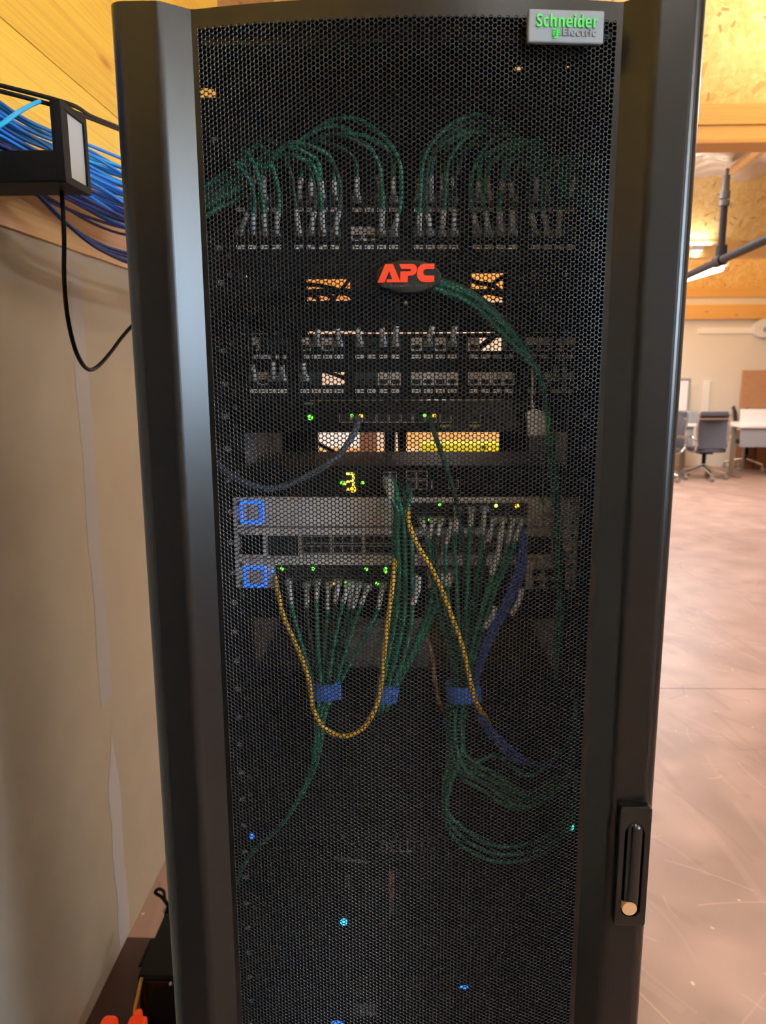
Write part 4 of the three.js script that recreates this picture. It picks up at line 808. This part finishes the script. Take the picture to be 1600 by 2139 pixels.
// yellow cords
cord('yellow_patch_cable', 'yellow cord hanging in a deep loop between the left and middle blue straps', 'cord', null, [[572, 1200, 0.008], [574, 1206, 0.03], [581, 1240, 0.05], [592, 1288, 0.055], [604, 1316, 0.05], [615, 1340, 0.055], [634, 1385, 0.06], [646, 1425, 0.066], [651, 1466, 0.066], [662, 1500, 0.066], [684, 1526, 0.066], [718, 1538, 0.066], [752, 1526, 0.066], [776, 1496, 0.066], [790, 1460, 0.066], [797, 1420, 0.07], [803, 1360, 0.075], [811, 1290, 0.075], [820, 1220, 0.07], [825, 1172, 0.05], [826, 1150, 0.012]].map(([x, y, d]) => at(x, y, ZR + d)), 0.0034, M.yellow, 0, 120);
cord('yellow_patch_cable', 'yellow cord slanting down the right bundle from the uppermost silver switch', 'cord', null, [[852, 1062, 0.01], [852, 1070, 0.05], [856, 1100, 0.07], [872, 1138, 0.075], [900, 1185, 0.075], [924, 1235, 0.075], [944, 1290, 0.07], [960, 1332, 0.066], [972, 1375, 0.07], [984, 1430, 0.074], [992, 1462, 0.07], [1004, 1484, 0.06], [1016, 1500, 0.045], [1024, 1520, 0.02]].map(([x, y, d]) => at(x, y, ZR + d)), 0.0034, M.yellow, 0, 90);
cord('brown_cable', 'brown cord beside the right bundle left of the right blue strap', 'cord', null, [[890, 1330, 0.03], [902, 1370, 0.035], [908, 1420, 0.035], [916, 1460, 0.035], [928, 1490, 0.035], [940, 1512, 0.02]].map(([x, y, d]) => at(x, y, ZR + d)), 0.0034, M.brown, 0, 40);
// blue hook-and-loop straps
function strap(label, px0, px1, py0, py1, d, tilt) {
  const a = at(px0, py1, ZR + d), b = at(px1, py0, ZR + d), w = b.x - a.x, h = b.y - a.y, s = new THREE.Shape();
  s.absellipse(0, 0, w / 2, 0.019, 0, Math.PI * 2); const hole = new THREE.Path(); hole.absellipse(0, 0, w / 2 - 0.0018, 0.0172, 0, Math.PI * 2); s.holes.push(hole);
  const t = thing('cable_strap', label, 'strap', V((a.x + b.x) / 2, a.y, ZR + d - 0.012)); t.rotation.z = tilt;
  mesh('band', extrude(s, h).rotateX(-Math.PI / 2), M.velcro, t);
  mesh('loose_end', rbox(w * 0.34, h * 0.94, 0.002, 0.0008, w * 0.28, h / 2, 0.0175), M.velcro, t).rotation.y = 0.25;
}
strap('blue strap around the left cord bundle at the yellow loop', 646, 710, 1428, 1462, 0.06, 0.02);
strap('blue strap around the middle cord bundle', 781, 824, 1430, 1466, 0.06, -0.2);
strap('blue strap around the right cord bundle', 931, 1004, 1434, 1467, 0.068, 0.04);

// ---------- left wall: cable bracket, blue cables, black cord ----------
{
  const zb = -0.49, y0 = at(100, 380, zb).y, y1 = at(100, 312, zb).y, y2 = at(118, 206, zb).y, xo = at(131, 300, zb).x, xi = at(108, 300, zb).x, dz = 0.105;
  const t = thing('cable_bracket', 'black wall bracket with a pale label plate carrying the blue cables', 'bracket', V(-0.79, y0, zb));
  const lx = (x) => x + 0.79;
  mesh('arm', rbox(lx(xo) - 0.013, y1 - y0, dz, 0.004, (lx(xo) - 0.013) / 2, (y1 - y0) / 2, -dz / 2), M.black, t);
  mesh('post', rbox(xo - xi, y2 - y0, 0.03, 0.004, lx((xo + xi) / 2), (y2 - y0) / 2, -0.015), M.black, t);
  const fr = ring(dz, y2 - y0, 0.003, 0.011);
  mesh('side_frame', extrude(fr, 0.012, 0.001).rotateY(Math.PI / 2).translate(lx(xo) - 0.012, (y2 - y0) / 2, -dz / 2), M.black, t);
  mesh('label_plate', box(0.003, y2 - y0 - 0.018, dz - 0.018, lx(xo) - 0.004, (y2 - y0) / 2, -dz / 2), S(L(0.42, 0.44, 0.45), 0.5), t, undefined, 'pale grey plate');
  mesh('wall_plate', box(0.008, y2 - y0, dz, 0.006, (y2 - y0) / 2, -dz / 2), M.black, t);
  // blue cables running along the wall through the bracket
  const bx = (c, r) => -0.768 + c * 0.0175 + (r & 1) * 0.006, wave = (i, k) => 0.004 * Math.sin(i * 2.4 + k * 1.7);
  for (let i = 0; i < 50; i++) {
    const r = Math.floor(i / 7), c = i % 7, b = r / 6, x = bx(c, r) + wave(i, 0), sag = i > 41, q = i - 42, j3 = (k) => wave(i, k) * 2.2, fan = (r - 3) * 0.006;
    const y = sag ? y1 - 0.055 - q * 0.005 : y1 + 0.006 + r * 0.0135;
    const pts = sag ? [V(-0.70, y1 - 0.02, -0.66), V(-0.70 + q * 0.006, y - 0.01, -0.85), V(-0.66 + q * 0.007, y - 0.025 + j3(2), -1.15), V(-0.56 + q * 0.006, y, -1.55), V(-0.36, y + 0.04, -1.95)]
      : [V(x + 0.02, y + 0.02 + 3 * fan, 0.35), V(x + j3(1), y + 0.012 + 2 * fan + j3(4), -0.1), V(x, y, zb), V(x, y, zb - dz), V(x + 0.005 + j3(2), y + 0.012 + fan + j3(5), -0.85), V(x + 0.04 + j3(3), y + 0.022 + 2 * fan + j3(6), -1.2), V(x + 0.16, y + 0.05 + 2 * fan, -1.6), V(x + 0.35, y + 0.07, -1.95)];
    for (const p of pts) p.x = Math.max(p.x, -0.772);
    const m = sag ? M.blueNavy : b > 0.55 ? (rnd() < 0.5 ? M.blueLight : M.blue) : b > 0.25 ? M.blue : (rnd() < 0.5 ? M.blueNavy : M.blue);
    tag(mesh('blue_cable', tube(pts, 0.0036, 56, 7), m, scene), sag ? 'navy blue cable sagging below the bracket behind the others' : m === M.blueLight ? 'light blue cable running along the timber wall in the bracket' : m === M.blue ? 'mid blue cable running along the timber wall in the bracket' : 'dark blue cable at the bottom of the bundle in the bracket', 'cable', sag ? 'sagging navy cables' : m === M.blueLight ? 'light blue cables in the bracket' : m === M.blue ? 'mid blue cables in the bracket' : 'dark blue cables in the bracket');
  }
  tag(mesh('blue_cable', tube([at(-40, 285, -0.30), at(0, 262, -0.32), at(30, 240, -0.36), at(60, 222, -0.42), at(82, 212, -0.47)], 0.0036, 30, 8), M.blueLight, scene), 'single bright blue cable rising across the front of the bundle', 'cable');
  [[0, 178, 130, 212], [0, 190, 120, 222]].forEach(([a, b, c, d], i) => tag(mesh('black_cable', tube([at(a - 120, b - 26, -0.2), at(a, b, -0.44), at(c, d, -0.52), at(190, 242 + i * 6, -0.75), at(250, 266 + i * 6, -1.05)], 0.0036, 40, 7), M.black, scene), i ? 'lower of the two thin black cables along the top of the blue bundle' : 'upper of the two thin black cables along the top of the blue bundle', 'cable'));
  // black cord hanging from the bracket and looping to the cabinet
  const zc = -0.56;
  cord('hanging_cable', 'black cord hanging from the cable bracket in a loop to the cabinet side', 'cord', null, [[127, 372, 0], [131, 430, 0], [134, 500, 0], [134, 580, -0.01], [141, 660, -0.03], [156, 726, -0.07], [172, 760, -0.12], [186, 772, -0.17], [206, 764, -0.25], [232, 735, -0.33], [256, 703, -0.38], [285, 672, -0.42], [320, 650, -0.45]].map(([x, y, d]) => at(x, y, zc + d)), 0.0042, M.black, 0, 90);
}
// ---------- added dark cupboard, out of view, so the left door stile mirrors something dark ----------
{
  const t = thing('added_cupboard', 'added dark cupboard out of view, darkens the reflection in the left door stile', 'cupboard', V(-0.53, 0, 2.6)), steel = S(L(0.02, 0.019, 0.019), 0.6);
  mesh('carcass', rbox(0.48, 2.25, 2.6, 0.006, 0, 1.125, 0), steel, t);
  for (let k = 0; k < 4; k++) { const d = mesh('door', rbox(0.02, 2.15, 0.63, 0.004, 0.25, 1.12, -0.96 + k * 0.64), steel, t); mesh('handle', rbox(0.02, 0.16, 0.02, 0.005, 0.27, 1.1, -0.96 + k * 0.64 + (k & 1 ? -0.25 : 0.25)), M.zinc, d); }
}
// ---------- lower left: black power unit with cords on the floor ----------
{
  const z0 = -1.02, p = (px, py, z) => at(px, py, z);
  const t = thing('power_unit', 'boxy black power unit on the floor between the wall and the cabinet', 'power unit', V(-0.5, 0, -0.85));
  const zl = -0.74, w0 = at(291, 2100, zl).x, w1 = -0.335, hl = at(320, 2040, zl).y;
  mesh('case', rbox(w1 - w0, hl, 0.22, 0.006, (w0 + w1) / 2 + 0.5, hl / 2, 0), M.dark, t);
  mesh('front_panel', rbox(w1 - w0 - 0.03, hl - 0.02, 0.006, 0.002, (w0 + w1) / 2 + 0.5, hl / 2, 0.111), M.darkGloss, t);
  mesh('stud', new THREE.SphereGeometry(0.006, 12, 8), M.steel, t, at(358, 2052, zl).sub(t.position).add(V(0, 0, 0.004)));
  const zu = -0.975, pr = [[292, 2050], [299, 2034], [308, 2012], [322, 1985], [334, 1955], [342, 1930], [344, 1915], [346, 1906]].map(([x, y]) => at(x, y, zu));
  const cs = thing('equipment_case', 'sloping black equipment case standing behind the boxy power unit', 'case', V(-0.5, 0, zu));
  mesh('body', extrude(poly([[-0.335 + 0.5, 0.004], [-0.335 + 0.5, pr[7].y], ...pr.slice(1).map((v) => [v.x + 0.5, Math.max(v.y, 0.006)]).reverse(), [pr[1].x + 0.5 - 0.01, 0.004]]), 0.1, 0.003).translate(0, 0, -0.105), M.dark, cs);
  mesh('lid', rbox(-0.335 - pr[7].x, 0.006, 0.09, 0.002, (-0.335 + pr[7].x) / 2 + 0.5, pr[7].y + 0.004, -0.055), M.darkGloss, cs);
  const q = at(352, 1898, -1.0), r = at(322, 1862, -1.06);
  cord('looped_cable', 'stiff black cord with a small loop sticking out above the power unit', 'cord', null, [[374, 1905, -0.95], [352, 1892, -1.0], [338, 1874, -1.03], [324, 1864, -1.06], [331, 1857, -1.05], [342, 1862, -1.03], [345, 1880, -1.0], [356, 1896, -0.98], [372, 1915, -0.96]].map(([x, y, z]) => at(x, y, z)), 0.0045, M.black, 0, 60);
  tag(mesh('screw_cap', [new THREE.SphereGeometry(0.011, 14, 10), cyl(0.006, 0.006, 0.012, 0, -0.012, 0)], M.steel, scene, at(348, 1900, -1.0)), 'small shiny cap hanging under the loop of the black cord', 'fitting');
  cord('yellow_cable', 'yellow cable hanging along the edge of the black power unit', 'cord', null, [[296, 2042, -0.71], [292, 2060, -0.70], [288, 2080, -0.69], [282, 2105, -0.68], [279, 2150, -0.67], [262, 2230, -0.66]].map(([x, y, z]) => at(x, y, z)), 0.004, M.yellow, 0, 40);
  const pl = thing('orange_plug', 'glowing orange plug at the lower left edge beside the yellow cable', 'plug', at(287, 2142, -0.66));
  mesh('body', [rbox(0.04, 0.028, 0.03, 0.006, 0, 0, 0), cyl(0.008, 0.010, 0.03, 0.005, 0.022, 0)], G.orange, pl); mesh('prong', [box(0.004, 0.02, 0.008, -0.008, -0.024, 0), box(0.004, 0.02, 0.008, 0.008, -0.024, 0)], M.steel, pl);
  const o = floorAt(226, 2148, 0.05), ol = thing('orange_extension_cable', 'orange extension cord end on the floor by the wall', 'cord', o);
  mesh('cable', tube([V(0.0, 0.0, 0), V(0.03, -0.02, 0.1), V(-0.02, -0.042, 0.25), V(0.02, -0.042, 0.45)], 0.006, 30, 8), M.orange, ol);
  mesh('socket', rbox(0.04, 0.04, 0.05, 0.014, 0, 0, 0.0), G.orange, ol);
}
scene.traverse((o) => { if (o.isMesh) { o.castShadow = true; o.receiveShadow = true; } });
renderer.render(scene, camera);
